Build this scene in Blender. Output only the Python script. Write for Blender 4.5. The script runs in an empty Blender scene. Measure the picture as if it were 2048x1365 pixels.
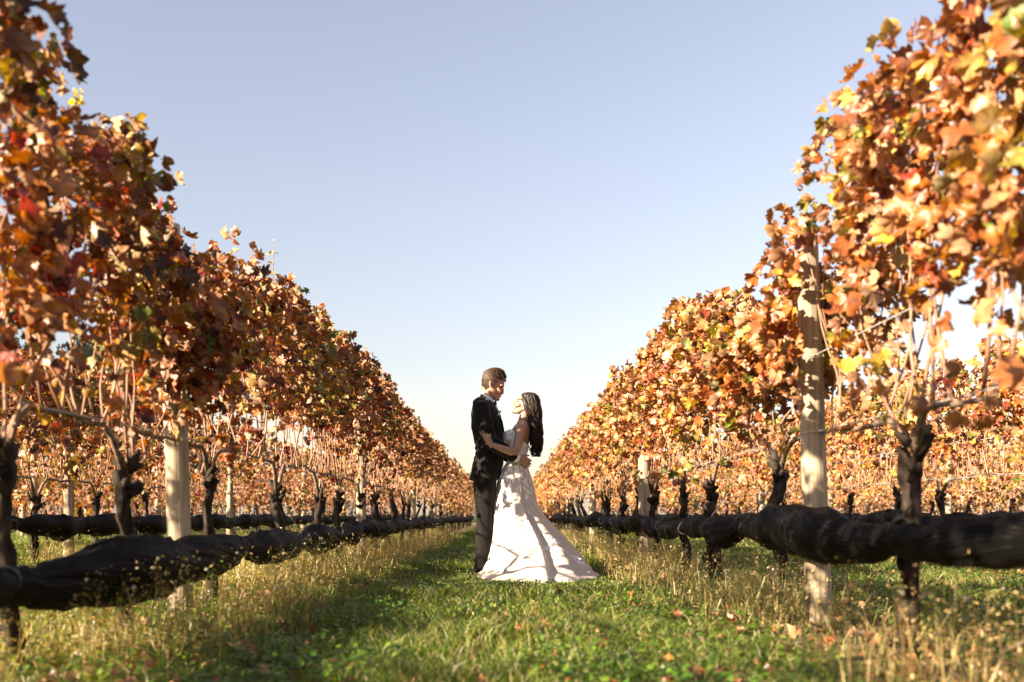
import bpy, bmesh, math, random
import numpy as np
from mathutils import Vector, Matrix, noise
from mathutils.bvhtree import BVHTree

rng = np.random.default_rng(7)
random.seed(7)
S = bpy.context.scene
COL = S.collection
R = math.radians

# ------------------------------------------------------------------ camera
CAM_H = 0.52
cd = bpy.data.cameras.new("camera")
cam = bpy.data.objects.new("camera", cd)
COL.objects.link(cam)
cam.location = (0, 0, CAM_H)
cam.rotation_euler = (R(90), 0, 0)
cd.lens = 35.0
cd.sensor_width = 36.0
cd.shift_x = 0.0073
cd.shift_y = 0.1697
cd.clip_start = 0.05
cd.clip_end = 2000
cd.dof.use_dof = True
cd.dof.focus_distance = 8.95
cd.dof.aperture_fstop = 2.2
S.camera = cam

# ------------------------------------------------------------------ light
SUN_EL, SUN_AZ = R(19.3), R(239)          # azimuth clockwise from +Y: behind the camera on the left
w = bpy.data.worlds.new("World")
S.world = w
w.use_nodes = True
nt = w.node_tree
bg = nt.nodes["Background"]
sky = nt.nodes.new("ShaderNodeTexSky")
sky.sky_type = 'NISHITA'
sky.sun_disc = False
sky.sun_elevation = SUN_EL
sky.sun_rotation = SUN_AZ
sky.altitude = 50
sky.air_density = 1.5
sky.dust_density = .7
sky.ozone_density = 2.8
hs = nt.nodes.new("ShaderNodeHueSaturation")
hs.inputs['Saturation'].default_value = 0.66
nt.links.new(sky.outputs[0], hs.inputs['Color'])
wb = nt.nodes.new("ShaderNodeMix"); wb.data_type = 'RGBA'; wb.blend_type = 'MULTIPLY'   # warm white balance
wb.inputs[0].default_value = 1.0; wb.inputs[7].default_value = (1.02, .91, .945, 1)
nt.links.new(hs.outputs[0], wb.inputs[6])
nt.links.new(wb.outputs[2], bg.inputs['Color'])
bg.inputs['Strength'].default_value = 0.05
sl = bpy.data.lights.new("sun", 'SUN')
sl.energy = 5.0
sl.angle = R(0.5)
sl.color = (1.0, 0.83, 0.62)
so = bpy.data.objects.new("sun", sl)
COL.objects.link(so)
sdir = Vector((math.sin(SUN_AZ) * math.cos(SUN_EL), math.cos(SUN_AZ) * math.cos(SUN_EL), math.sin(SUN_EL)))
so.rotation_euler = sdir.to_track_quat('Z', 'Y').to_euler()
so.location = sdir * 30
vs = S.view_settings
vs.view_transform = 'Standard'
vs.look = 'None'
vs.gamma = 1
vs.use_curve_mapping = False
vs.exposure = 2.3
S.cycles.max_bounces = 8
S.cycles.diffuse_bounces = 3
S.cycles.transmission_bounces = 6
S.cycles.use_denoising = True

# ------------------------------------------------------------------ materials
def new_mat(name):
    m = bpy.data.materials.new(name)
    m.use_nodes = True
    n = m.node_tree
    return m, n, n.nodes["Principled BSDF"]

def link(n, a, b): n.links.new(a, b)

def ramp(n, stops, interp='LINEAR'):
    r = n.nodes.new("ShaderNodeValToRGB")
    r.color_ramp.interpolation = interp
    e = r.color_ramp.elements
    while len(e) > 1: e.remove(e[-1])
    e[0].position, e[0].color = stops[0][0], (*stops[0][1], 1)
    for p, c in stops[1:]:
        k = e.new(p); k.color = (*c, 1)
    return r

def mathn(n, op, a, b=None):
    k = n.nodes.new("ShaderNodeMath"); k.operation = op
    for i, x in enumerate((a, b)):
        if x is None: continue
        if isinstance(x, (int, float)): k.inputs[i].default_value = x
        else: link(n, x, k.inputs[i])
    return k.outputs[0]

def mixc(n, f, a, b, mode='MIX'):
    k = n.nodes.new("ShaderNodeMix"); k.data_type = 'RGBA'; k.blend_type = mode
    for s, x in ((k.inputs['Factor'], f), (k.inputs['A'], a), (k.inputs['B'], b)):
        pass
    ins = {i.identifier: i for i in k.inputs}
    for ident, x in (('Factor_Float', f), ('A_Color', a), ('B_Color', b)):
        s = ins[ident]
        if isinstance(x, (int, float)): s.default_value = x
        elif isinstance(x, tuple): s.default_value = (*x, 1)
        else: link(n, x, s)
    return [o for o in k.outputs if o.identifier == 'Result_Color'][0]

def noise_tex(n, scale, detail=3, rough=.55, coord='Object', stretch=None):
    tc = n.nodes.new("ShaderNodeTexCoord")
    out = tc.outputs[coord]
    if coord == 'World':
        pass
    if stretch:
        mp = n.nodes.new("ShaderNodeMapping"); mp.inputs['Scale'].default_value = stretch
        link(n, out, mp.inputs[0]); out = mp.outputs[0]
    t = n.nodes.new("ShaderNodeTexNoise")
    t.inputs['Scale'].default_value = scale
    t.inputs['Detail'].default_value = detail
    t.inputs['Roughness'].default_value = rough
    link(n, out, t.inputs['Vector'])
    return t

def bump(n, bsdf, h, strength=.3, dist=.01):
    b = n.nodes.new("ShaderNodeBump")
    b.inputs['Strength'].default_value = strength
    b.inputs['Distance'].default_value = dist
    link(n, h, b.inputs['Height']); link(n, b.outputs[0], bsdf.inputs['Normal'])

def leaf_mat(name, stops, trans=.28, rough=.42, patch=.45, greens=False):
    """every leaf its own colour: island + object random, shifted by a slow patch noise over the row"""
    m, n, b = new_mat(name)
    geo = n.nodes.new("ShaderNodeNewGeometry")
    oi = n.nodes.new("ShaderNodeObjectInfo")
    v = mathn(n, 'ADD', geo.outputs['Random Per Island'], oi.outputs['Random'])
    v = mathn(n, 'FRACT', v)
    pn = n.nodes.new("ShaderNodeTexNoise"); pn.inputs['Scale'].default_value = 1.3; pn.inputs['Detail'].default_value = 2
    link(n, geo.outputs['Position'], pn.inputs['Vector'])
    sh = mathn(n, 'MULTIPLY', mathn(n, 'SUBTRACT', pn.outputs[0], .5), patch * 2)
    v = mathn(n, 'ADD', v, sh)
    v = mathn(n, 'PINGPONG', v, 1.0)
    r = ramp(n, stops)
    link(n, v, r.inputs[0])
    c = r.outputs[0]
    if greens:      # stretches of the row that are still green and yellow
        gn = n.nodes.new("ShaderNodeTexNoise"); gn.inputs['Scale'].default_value = 1.7; gn.inputs['Detail'].default_value = 1
        link(n, geo.outputs['Position'], gn.inputs['Vector'])
        gm = ramp(n, [(.58, (0, 0, 0)), (.70, (.75, .75, .75))]); link(n, gn.outputs[0], gm.inputs[0])
        gr = ramp(n, [(0, (.09, .14, .02)), (.4, (.20, .22, .03)), (.7, (.45, .33, .04)), (1, (.40, .16, .03))]); link(n, mathn(n, 'FRACT', mathn(n, 'MULTIPLY', v, 3.7)), gr.inputs[0])
        c = mixc(n, gm.outputs[0], c, gr.outputs[0])
    # blotches inside a leaf
    fn = n.nodes.new("ShaderNodeTexNoise"); fn.inputs['Scale'].default_value = 28; fn.inputs['Detail'].default_value = 3
    link(n, geo.outputs['Position'], fn.inputs['Vector'])
    fr = ramp(n, [(.35, (.55, .5, .45)), (.62, (1.1, 1.1, 1.1))]); link(n, fn.outputs[0], fr.inputs[0])
    c = mixc(n, 1.0, c, fr.outputs[0], 'MULTIPLY')
    pale = mixc(n, .5, c, (.50, .33, .20))
    c2 = mixc(n, mathn(n, 'MULTIPLY', geo.outputs['Backfacing'], .8), c, pale)
    link(n, c2, b.inputs['Base Color'])
    b.inputs['Roughness'].default_value = rough
    b.inputs['Specular IOR Level'].default_value = .5
    tr = n.nodes.new("ShaderNodeBsdfTranslucent")
    sat = n.nodes.new("ShaderNodeHueSaturation"); sat.inputs['Saturation'].default_value = 1.25; sat.inputs['Value'].default_value = 1.3
    link(n, c, sat.inputs['Color']); link(n, sat.outputs[0], tr.inputs['Color'])
    mx = n.nodes.new("ShaderNodeMixShader"); mx.inputs[0].default_value = trans
    link(n, b.outputs[0], mx.inputs[1]); link(n, tr.outputs[0], mx.inputs[2])
    link(n, mx.outputs[0], n.nodes["Material Output"].inputs['Surface'])
    return m

BROWN, COPPER, ORANGE, TAN = (.085, .030, .014), (.26, .080, .024), (.44, .16, .03), (.52, .30, .165)
DARK = (.045, .018, .010)  # near-black leaf tone, puts the canopy's shade contrast into the colour
RED, YELLOW, GREEN, OLIVE = (.27, .030, .014), (.56, .36, .05), (.10, .15, .025), (.24, .20, .04)
M = {}
M['leaf_red'] = leaf_mat("vine_leaf_russet", [(0, RED), (.07, (.34, .045, .015)), (.13, DARK), (.22, BROWN), (.34, COPPER), (.46, ORANGE), (.55, COPPER), (.64, (.56, .29, .14)), (.72, BROWN), (.80, COPPER), (.87, (.50, .27, .03)), (.94, OLIVE), (1, GREEN)], trans=.32, greens=True)
M['leaf_gold'] = leaf_mat("vine_leaf_golden", [(0, RED), (.07, COPPER), (.16, BROWN), (.26, COPPER), (.36, ORANGE), (.45, TAN), (.56, (.46, .20, .075)), (.66, COPPER), (.74, (.36, .11, .022)), (.80, ORANGE), (.87, YELLOW), (.93, OLIVE), (1, GREEN)], greens=True)
M['leaf_fallen'] = leaf_mat("fallen_leaf", [(0, BROWN), (.4, COPPER), (.7, TAN), (1, ORANGE)], trans=.1)
M['leaf_tip'] = leaf_mat("shoot_tip_leaf", [(0, YELLOW), (.5, (.62, .5, .16)), (1, OLIVE)], trans=.5)
M['tree_leaf'] = leaf_mat("tree_leaf", [(0, (.05, .08, .045)), (.5, (.08, .12, .06)), (1, (.16, .19, .10))], trans=.2)
M['tree_gold'] = leaf_mat("tree_leaf_yellow", [(0, (.09, .12, .03)), (.5, (.16, .18, .04)), (1, (.3, .25, .06))], trans=.25)
M['grass'] = leaf_mat("grass_blade", [(0, (.055, .125, .010)), (.45, (.105, .195, .016)), (.86, (.20, .28, .028)), (.96, (.33, .33, .07)), (1, (.42, .34, .13))], trans=.4, rough=.45)
M['clover'] = leaf_mat("broadleaf", [(0, (.05, .13, .010)), (.6, (.11, .22, .016)), (1, (.22, .31, .035))], trans=.35, rough=.45)
M['weed'] = leaf_mat("weed_stem", [(0, (.08, .16, .02)), (.30, (.20, .26, .045)), (.46, (.56, .44, .14)), (.75, (.70, .54, .24)), (1, (.54, .32, .12))], trans=.35)
M['fluff'] = leaf_mat("seed_fluff", [(0, (.7, .66, .58)), (1, (.62, .55, .44))], trans=.4)

def plain(name, col, rough=.6, spec=.4, nscale=None, var=.35, bstr=0, stretch=None, sheen=0):
    m, n, b = new_mat(name)
    b.inputs['Base Color'].default_value = (*col, 1)
    b.inputs['Roughness'].default_value = rough
    b.inputs['Specular IOR Level'].default_value = spec
    if sheen:
        b.inputs['Sheen Weight'].default_value = sheen
    if nscale:
        t = noise_tex(n, nscale, 5, .6, 'Object', stretch)
        lo = tuple(c * (1 - var) for c in col); hi = tuple(min(1, c * (1 + var)) for c in col)
        r = ramp(n, [(.3, lo), (.7, hi)]); link(n, t.outputs[0], r.inputs[0]); link(n, r.outputs[0], b.inputs['Base Color'])
        if bstr: bump(n, b, t.outputs[0], bstr, .01)
    return m

M['bark'] = plain("vine_bark", (.036, .027, .021), .95, .08, 30, .8, 1.0, (1, 1, .3))
M['cane'] = plain("vine_cane", (.27, .15, .09), .6, .3, 14, .35, .2)
M['cordon'] = plain("cordon_wood", (.17, .12, .085), .9, .12, 40, .6, .8)
M['post'] = plain("weathered_post_wood", (.31, .245, .17), .9, .15, 22, .7, .8, (1, 1, .05))
M['wire'] = plain("galvanised_wire", (.42, .40, .38), .4, .6)
M['tie'] = plain("tie_twine", (.05, .048, .045), .7, .3)
M['trunk'] = plain("tree_bark", (.16, .12, .09), .9, .2, 6, .4, .6)
M['skin_man'] = plain("skin_fair", (.38, .205, .13), .5, .35, 30, .06)
M['skin_woman'] = plain("skin_tanned", (.34, .19, .122), .45, .4, 30, .05)
M['suit'] = plain("black_wool", (.0085, .0072, .0062), .8, .12, 120, .25, .15, None, .06)
M['trousers'] = plain("black_wool_trousers", (.0065, .0055, .0048), .8, .12, 120, .25, .15, None, .08)
M['satin'] = plain("black_satin", (.010, .010, .011), .3, .5)
M['shirt'] = plain("white_shirt", (.78, .78, .80), .6, .3)
M['shoe'] = plain("black_leather", (.012, .011, .010), .25, .5)
M['hair_man'] = plain("brown_hair", (.055, .029, .015), .55, .25, 60, .5, .5, (1, 1, .3))
M['hair_woman'] = plain("dark_brown_hair", (.020, .0105, .006), .5, .3, 60, .5, .4, (1, 1, .2))
M['dark'] = plain("dark_eye", (.02, .013, .01), .3, .5)
M['lip_man'] = plain("lip_pale", (.42, .17, .13), .5, .4)
M['lip_woman'] = plain("lip_rose", (.40, .10, .09), .4, .5)
M['teeth'] = plain("teeth", (.7, .66, .6), .35, .5)
M['dress'] = plain("ivory_satin", (.52, .455, .39), .55, .3, 3, .03)
M['lace'] = plain("white_lace", (.84, .82, .80), .75, .2)
M['pearl'] = plain("pearl", (.8, .78, .72), .2, .6)
M['rose'] = plain("white_rose", (.78, .76, .70), .6, .3)
M['sprig'] = plain("green_sprig", (.06, .10, .045), .6, .3)

def net_mat():
    m, n, b = new_mat("black_netting")
    uv = n.nodes.new("ShaderNodeUVMap")
    mp = n.nodes.new("ShaderNodeMapping"); link(n, uv.outputs[0], mp.inputs[0])
    mp.inputs['Scale'].default_value = (1, 1, 1)
    nz = n.nodes.new("ShaderNodeTexNoise"); nz.inputs['Scale'].default_value = 5; link(n, uv.outputs[0], nz.inputs['Vector'])
    ad = n.nodes.new("ShaderNodeVectorMath"); ad.operation = 'MULTIPLY_ADD'
    link(n, nz.outputs['Color'], ad.inputs[0]); ad.inputs[1].default_value = (.03, .03, 0); link(n, mp.outputs[0], ad.inputs[2])
    wv = n.nodes.new("ShaderNodeTexWave"); wv.wave_type = 'BANDS'; wv.bands_direction = 'Y'
    wv.inputs['Scale'].default_value = 13; wv.inputs['Distortion'].default_value = 1.0; wv.inputs['Detail'].default_value = 4; wv.inputs['Detail Roughness'].default_value = .75
    link(n, ad.outputs[0], wv.inputs['Vector'])
    r = ramp(n, [(.5, (.0025, .0025, .0025)), (.84, (.0055, .005, .0045)), (1, (.020, .017, .015))])
    n9 = n.nodes.new("ShaderNodeTexNoise"); n9.inputs['Scale'].default_value = 9; n9.inputs['Detail'].default_value = 4; link(n, uv.outputs[0], n9.inputs['Vector'])
    msk = ramp(n, [(.42, (.25, .25, .25)), (.62, (1, 1, 1))]); link(n, n9.outputs[0], msk.inputs[0])
    link(n, mathn(n, 'MULTIPLY', wv.outputs['Fac'], msk.outputs[0]), r.inputs[0]); link(n, r.outputs[0], b.inputs['Base Color'])
    b.inputs['Roughness'].default_value = .6; b.inputs['Specular IOR Level'].default_value = .05
    bump(n, b, mathn(n, 'ADD', mathn(n, 'MULTIPLY', wv.outputs['Fac'], .5), n9.outputs[0]), .5, .008)
    return m
M['net'] = net_mat()

ROW_X = {'L1': -1.64, 'L2': -4.76, 'L3': -7.88, 'L4': -11.0, 'R1': 1.48, 'R2': 4.60, 'R3': 7.72, 'R4': 10.84, 'L5': -14.12, 'L6': -17.24, 'R5': 13.96, 'R6': 17.08}

def ground_mat():
    m, n, b = new_mat("vineyard_ground")
    tc = n.nodes.new("ShaderNodeTexCoord")
    sp = n.nodes.new("ShaderNodeSeparateXYZ"); link(n, tc.outputs['Object'], sp.inputs[0])
    # distance to nearest row: rows every 3.12 m, one at 1.48 m
    q = mathn(n, 'DIVIDE', mathn(n, 'SUBTRACT', sp.outputs[0], 1.48), 3.12)
    d = mathn(n, 'MULTIPLY', mathn(n, 'PINGPONG', q, .5), 3.12)
    n1 = noise_tex(n, 1.6, 5, .6); n2 = noise_tex(n, 16, 5, .65); n3 = noise_tex(n, 90, 3, .6)
    d = mathn(n, 'ADD', d, mathn(n, 'MULTIPLY', mathn(n, 'SUBTRACT', n1.outputs[0], .5), .9))
    strip = ramp(n, [(.30, (1, 1, 1)), (.62, (0, 0, 0))]); link(n, d, strip.inputs[0])
    g = ramp(n, [(.3, (.030, .060, .009)), (.55, (.06, .095, .014)), (.75, (.13, .11, .04))]); link(n, n2.outputs[0], g.inputs[0])
    s = ramp(n, [(.3, (.10, .075, .035)), (.5, (.19, .15, .06)), (.7, (.27, .19, .09))]); link(n, n2.outputs[0], s.inputs[0])
    c = mixc(n, strip.outputs[0], g.outputs[0], s.outputs[0])
    f = ramp(n, [(.3, (.6, .6, .6)), (.7, (1.25, 1.25, 1.2))]); link(n, n3.outputs[0], f.inputs[0])
    c = mixc(n, 1.0, c, f.outputs[0], 'MULTIPLY')
    link(n, c, b.inputs['Base Color'])
    b.inputs['Roughness'].default_value = .95
    b.inputs['Specular IOR Level'].default_value = .1
    bump(n, b, n3.outputs[0], .8, .03)
    return m
M['ground'] = ground_mat()

# ------------------------------------------------------------------ helpers
def props(o, label=None, cat=None, group=None, kind=None):
    if label: o['label'] = label
    if cat: o['category'] = cat
    if group: o['group'] = group
    if kind: o['kind'] = kind
    return o

def empty(name, loc, label, cat, group=None):
    o = bpy.data.objects.new(name, None)
    o.empty_display_size = .2
    COL.objects.link(o); o.location = loc
    return props(o, label, cat, group)

def put(name, me, parent=None, loc=None, mat=None):
    o = bpy.data.objects.new(name, me)
    COL.objects.link(o)
    if parent is not None: o.parent = parent
    if loc is not None: o.location = loc
    if mat is not None: me.materials.append(mat)
    return o

def np_mesh(name, v, f, mat=None, smooth=False):
    """v (N,3), f (M,3 or 4)"""
    me = bpy.data.meshes.new(name)
    v = np.asarray(v, np.float32); f = np.asarray(f, np.int32)
    k = f.shape[1]
    me.vertices.add(len(v)); me.vertices.foreach_set('co', v.ravel())
    me.loops.add(f.size); me.loops.foreach_set('vertex_index', f.ravel())
    me.polygons.add(len(f))
    me.polygons.foreach_set('loop_start', np.arange(0, f.size, k, dtype=np.int32))
    me.polygons.foreach_set('loop_total', np.full(len(f), k, np.int32))
    if smooth: me.polygons.foreach_set('use_smooth', np.ones(len(f), bool))
    me.update(calc_edges=True)
    if mat: me.materials.append(mat)
    return me

class MB:
    """collects shapes in world coordinates; build() links them as ONE mesh under a thing"""
    def __init__(self): self.v = []; self.f = []; self.uv = {}
    def add(self, v, f):
        o = len(self.v)
        self.v.extend([tuple(p) for p in v]); self.f.extend([tuple(i + o for i in q) for q in f])
    def grid(self, rings, cap=True):
        n = len(rings[0]); o = len(self.v)
        for r in rings: self.v.extend([tuple(p) for p in r])
        for i in range(len(rings) - 1):
            for j in range(n):
                a = o + i * n + j; b = o + i * n + (j + 1) % n
                self.f.append((a, b, b + n, a + n))
        if cap:
            self.f.append(tuple(o + j for j in range(n))[::-1])
            self.f.append(tuple(o + (len(rings) - 1) * n + j for j in range(n)))
    def tube(self, pts, rad, n=8, flat=None, cap=True, rough=0.0, seed=0):
        """tube along pts; rad float / list / list of (ra, rb) with ra along `flat`"""
        P = [Vector(p) for p in pts]; rings = []
        T = []
        for i in range(len(P)):
            a = P[max(0, i - 1)]; b = P[min(len(P) - 1, i + 1)]
            t = (b - a); T.append(t.normalized() if t.length > 1e-9 else Vector((0, 0, 1)))
        u = Vector(flat) if flat is not None else (Vector((1, 0, 0)) if abs(T[0].x) < .8 else Vector((0, 1, 0)))
        for i, p in enumerate(P):
            t = T[i]
            u = (u - t * u.dot(t))
            if u.length < 1e-6: u = Vector((0, 1, 0)) - t * t.y
            u.normalize(); w_ = t.cross(u)
            r = rad if isinstance(rad, (int, float)) else rad[i]
            ra, rb = (r, r) if isinstance(r, (int, float)) else r
            ring = []
            for j in range(n):
                a = 2 * math.pi * j / n
                k = 1.0
                if rough:
                    k += rough * noise.noise(Vector((math.cos(a) * 1.7 + seed, math.sin(a) * 1.7, p.z * 16 + p.y * 9)))
                ring.append(p + u * (ra * math.cos(a) * k) + w_ * (rb * math.sin(a) * k))
            rings.append(ring)
        self.grid(rings, cap)
    def ball(self, c, r, nu=10, nv=7):
        if isinstance(r, (int, float)): r = (r, r, r)
        rings = []
        for i in range(nv + 1):
            ph = math.pi * (i / nv) * .996 + .006 - math.pi / 2
            rings.append([(c[0] + r[0] * math.cos(ph) * math.cos(2 * math.pi * j / nu), c[1] + r[1] * math.cos(ph) * math.sin(2 * math.pi * j / nu), c[2] + r[2] * math.sin(ph)) for j in range(nu)])
        self.grid(rings)
    def box(self, c, s, rot=None):
        vs_ = []
        for x in (-1, 1):
            for y in (-1, 1):
                for z in (-1, 1):
                    p = Vector((x * s[0] / 2, y * s[1] / 2, z * s[2] / 2))
                    if rot: p = rot @ p
                    vs_.append(p + Vector(c))
        self.add(vs_, [(0, 1, 3, 2), (4, 6, 7, 5), (0, 4, 5, 1), (2, 3, 7, 6), (0, 2, 6, 4), (1, 5, 7, 3)])
    def mesh(self, name, mat, origin=(0, 0, 0), smooth=True):
        me = bpy.data.meshes.new(name)
        ox, oy, oz = origin
        me.from_pydata([(x - ox, y - oy, z - oz) for x, y, z in self.v], [], self.f)
        if smooth: me.polygons.foreach_set('use_smooth', [True] * len(me.polygons))
        me.update()
        if mat: me.materials.append(mat)
        return me
    def build(self, name, mat, parent=None, smooth=True):
        org = Vector((0, 0, 0)); q = parent
        while q is not None: org += q.location; q = q.parent
        return put(name, self.mesh(name, mat, org, smooth), parent)

def gz(x, y):
    """ground height"""
    if y > 24 or abs(x) > 8: return 0.0
    k = noise.noise(Vector((x * .7, y * .45, 3.1))) * .022 + noise.noise(Vector((x * 2.2, y * 2.0, 7.7))) * .010
    return k * max(0, min(1, (24 - y) / 8))

# ------------------------------------------------------------------ ground, one sheet to the horizon
xs = np.unique(np.concatenate([np.linspace(-8, 8, 90), np.array([-600, -300, -120, -60, -30, -15, 15, 30, 60, 120, 300, 600])]))
ys = np.unique(np.concatenate([np.linspace(-6, 24, 150), np.array([-200, -80, -30, -12, 32, 45, 60, 90, 150, 300, 600, 900])]))
gv = np.array([(x, y, gz(x, y)) for y in ys for x in xs])
nx = len(xs)
gf = np.array([(j * nx + i, j * nx + i + 1, (j + 1) * nx + i + 1, (j + 1) * nx + i) for j in range(len(ys) - 1) for i in range(nx - 1)])
g = put("ground", np_mesh("ground", gv, gf, M['ground'], True))
props(g, "mown grass lane and weedy strips of the vineyard floor", "ground", kind='structure')

# ------------------------------------------------------------------ leaves
def leaf_template(detail, curl, fold, seed):
    """palmate vine leaf: tip +Y, face +Z, unit radius; 5 toothed lobes, cupped and folded"""
    rr = random.Random(seed)
    if detail:
        prof = [(-78, .62), (-58, .84), (-38, .76), (-20, .90), (-4, .82), (10, .70), (22, .86), (38, 1.0), (52, .84), (64, .72), (76, .92), (90, 1.10)]
    else:
        prof = [(-70, .7), (-15, .85), (8, .58), (38, .98), (64, .62), (90, 1.1)]
    pr = prof + [(180 - a, r) for a, r in prof[-2::-1]]
    vs_ = [(0, -.12, 0)]
    for a, r in pr:
        r *= rr.uniform(.88, 1.1)
        vs_.append((r * math.cos(R(a)), r * math.sin(R(a)), 0))
    out = []
    tw = rr.uniform(-.5, .5)
    for x, y, z in vs_:
        d2 = x * x + y * y
        z = fold * 1.25 * abs(x) + curl * d2 * .7 + rr.uniform(-.27, .27) + tw * x * y
        k = 1 - .16 * min(2, abs(fold) + abs(curl))
        out.append((x * k, y * k, z))
    n = len(out)
    tris = [(0, i, i + 1) for i in range(1, n - 1)]
    return np.array(out, np.float32), np.array(tris, np.int32)

LT = [leaf_template(1, rr_, ff, i) for i, (rr_, ff) in enumerate([(.35, .1), (-.4, .25), (.6, .4), (-.7, -.1), (.2, .75), (.85, .1), (-.25, .6), (.5, -.4), (.1, .2), (-.9, .5), (.7, .6), (-.15, -.2)])]
LS = [leaf_template(0, rr_, ff, i + 50) for i, (rr_, ff) in enumerate([(.35, .2), (-.5, .3), (.6, .5), (-.7, .1), (.2, .7), (.1, .1)])]

def frames(tip, nor):
    """rotation matrices with columns (side, tip, normal)"""
    t = tip / np.linalg.norm(tip, axis=1, keepdims=True)
    n = nor - t * (nor * t).sum(1, keepdims=True)
    n /= np.linalg.norm(n, axis=1, keepdims=True) + 1e-9
    s = np.cross(t, n)
    return np.stack([s, t, n], axis=2)

def leaf_cloud(pos, tip, nor, size, temps):
    Rm = frames(tip, nor)
    which = rng.integers(0, len(temps), len(pos))
    V, F, off = [], [], 0
    for k, (tv, tf) in enumerate(temps):
        idx = np.nonzero(which == k)[0]
        if not len(idx): continue
        v = np.einsum('nij,mj->nmi', Rm[idx], tv) * size[idx, None, None] + pos[idx, None, :]
        f = tf[None] + (np.arange(len(idx)) * len(tv))[:, None, None] + off
        V.append(v.reshape(-1, 3)); F.append(f.reshape(-1, 3)); off += len(idx) * len(tv)
    return np.concatenate(V), np.concatenate(F)

LEAF_ME = {k: [np_mesh("leaf", tv, tf, M[k]) for tv, tf in LT] for k in ('leaf_red', 'leaf_gold')}

TOP = {
 'L1': ([-6, 3.2, 3.42, 3.6, 3.85, 4.5, 4.72, 4.98, 5.3, 5.7, 7, 9.3, 13.8, 18, 36, 50], [2.14, 2.18, 1.98, 1.97, 2.06, 2.04, 1.45, 1.80, 1.98, 2.06, 2.06, 2.17, 2.14, 2.08, 2.0, 1.95]),
 'R1': ([-6, 2.9, 3.4, 4.35, 4.7, 4.95, 6.0, 6.6, 7, 9.5, 12.3, 17, 28, 50], [2.10, 2.12, 2.12, 2.17, 1.90, 1.50, 1.58, 2.0, 2.05, 2.08, 2.1, 2.15, 2.08, 2.0]),
}
def top_at(row, y):
    if row in TOP:
        h = np.interp(y, *TOP[row])
    else:
        h = np.full_like(np.asarray(y, float), 2.08)
    return h + .05 * np.sin(y * 5.1 + ROW_X[row]) + .04 * np.sin(y * 11.3 + 2)

def vine_leaves(row, x0, y0, half, n, side, scale=1.0):
    """positions, tip directions, normals, sizes of the leaves of one vine; side = +1 when the lane is on its +X side"""
    yy = y0 + rng.uniform(-half, half, n)
    top = top_at(row, yy)
    bot = 1.15 + .13 * np.sin(yy * 3.7 + x0) + .09 * np.sin(yy * 9.1) + rng.normal(0, .06, n)
    if row == 'L1': bot = np.where((yy > 6.9) & (yy < 9), np.maximum(bot, 1.27), bot)
    u = rng.beta(1.35, 1.0, n)
    zz = bot + (top - bot) * u
    wdt = .10 + .15 * np.sin(np.clip((zz - 1.0) / (top - .9 + 1e-3), 0, 1) * math.pi) ** .7
    sg = np.where(rng.random(n) < .5, 1, -1)
    wdt = wdt * (1 + .35 * np.sin(yy * 6.3 + zz * 2.5 + x0) + .2 * np.sin(yy * 13 - zz * 5))
    off = sg * wdt * rng.random(n) ** .55 + rng.normal(0, .025, n)
    pos = np.stack([x0 + off, yy, zz], 1)
    out = np.stack([np.sign(off) * rng.uniform(.3, 1.1, n), rng.normal(-.1, .8, n), rng.normal(.22, .5, n)], 1)
    tip = np.stack([rng.normal(0, .4, n) + .25 * np.sign(off), rng.normal(0, .5, n), rng.uniform(-1.3, .1, n)], 1)
    size = rng.uniform(.032, .060, n) * scale
    lane = off * side
    # clumps and gaps
    cl = np.array([noise.noise(Vector((a * 2.6, b * 2.6, x0 + (3 if c > 0 else 0)))) for a, b, c in zip(yy, zz, off)])
    keep = (cl > -.10) | (rng.random(n) < .28)
    if row == 'R1':      # the nearest right post stands clear of leaves below its head
        ry = pos[:, 0] / pos[:, 1]
        keep &= ~((yy < 4.75) & (yy > 3.3) & (np.abs(ry - 1.45 / 4.63) < .017) & (CAM_H + (zz - CAM_H) * 4.63 / yy < 1.80) & (rng.random(n) < .93))
    return pos[keep], tip[keep], out[keep], size[keep], lane[keep]

# ------------------------------------------------------------------ grapevines
def wobble(p0, p1, k, amp, seed, bow=(0, 0, 0)):
    a, b = Vector(p0), Vector(p1); out = []
    for i in range(k + 1):
        t = i / k
        q = a.lerp(b, t) + Vector(bow) * (4 * t * (1 - t))
        s = math.sin(t * math.pi) * amp if amp else 0
        q += Vector((noise.noise(Vector((t * 2.3 + seed, 1.1, seed))), noise.noise(Vector((t * 2.3 + seed, 5.1, seed * .7))), .2 * noise.noise(Vector((t * 2.3, 9.1, seed))))) * (amp * 1.4 * min(1, t * 3))
        out.append(q)
    return out

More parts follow.
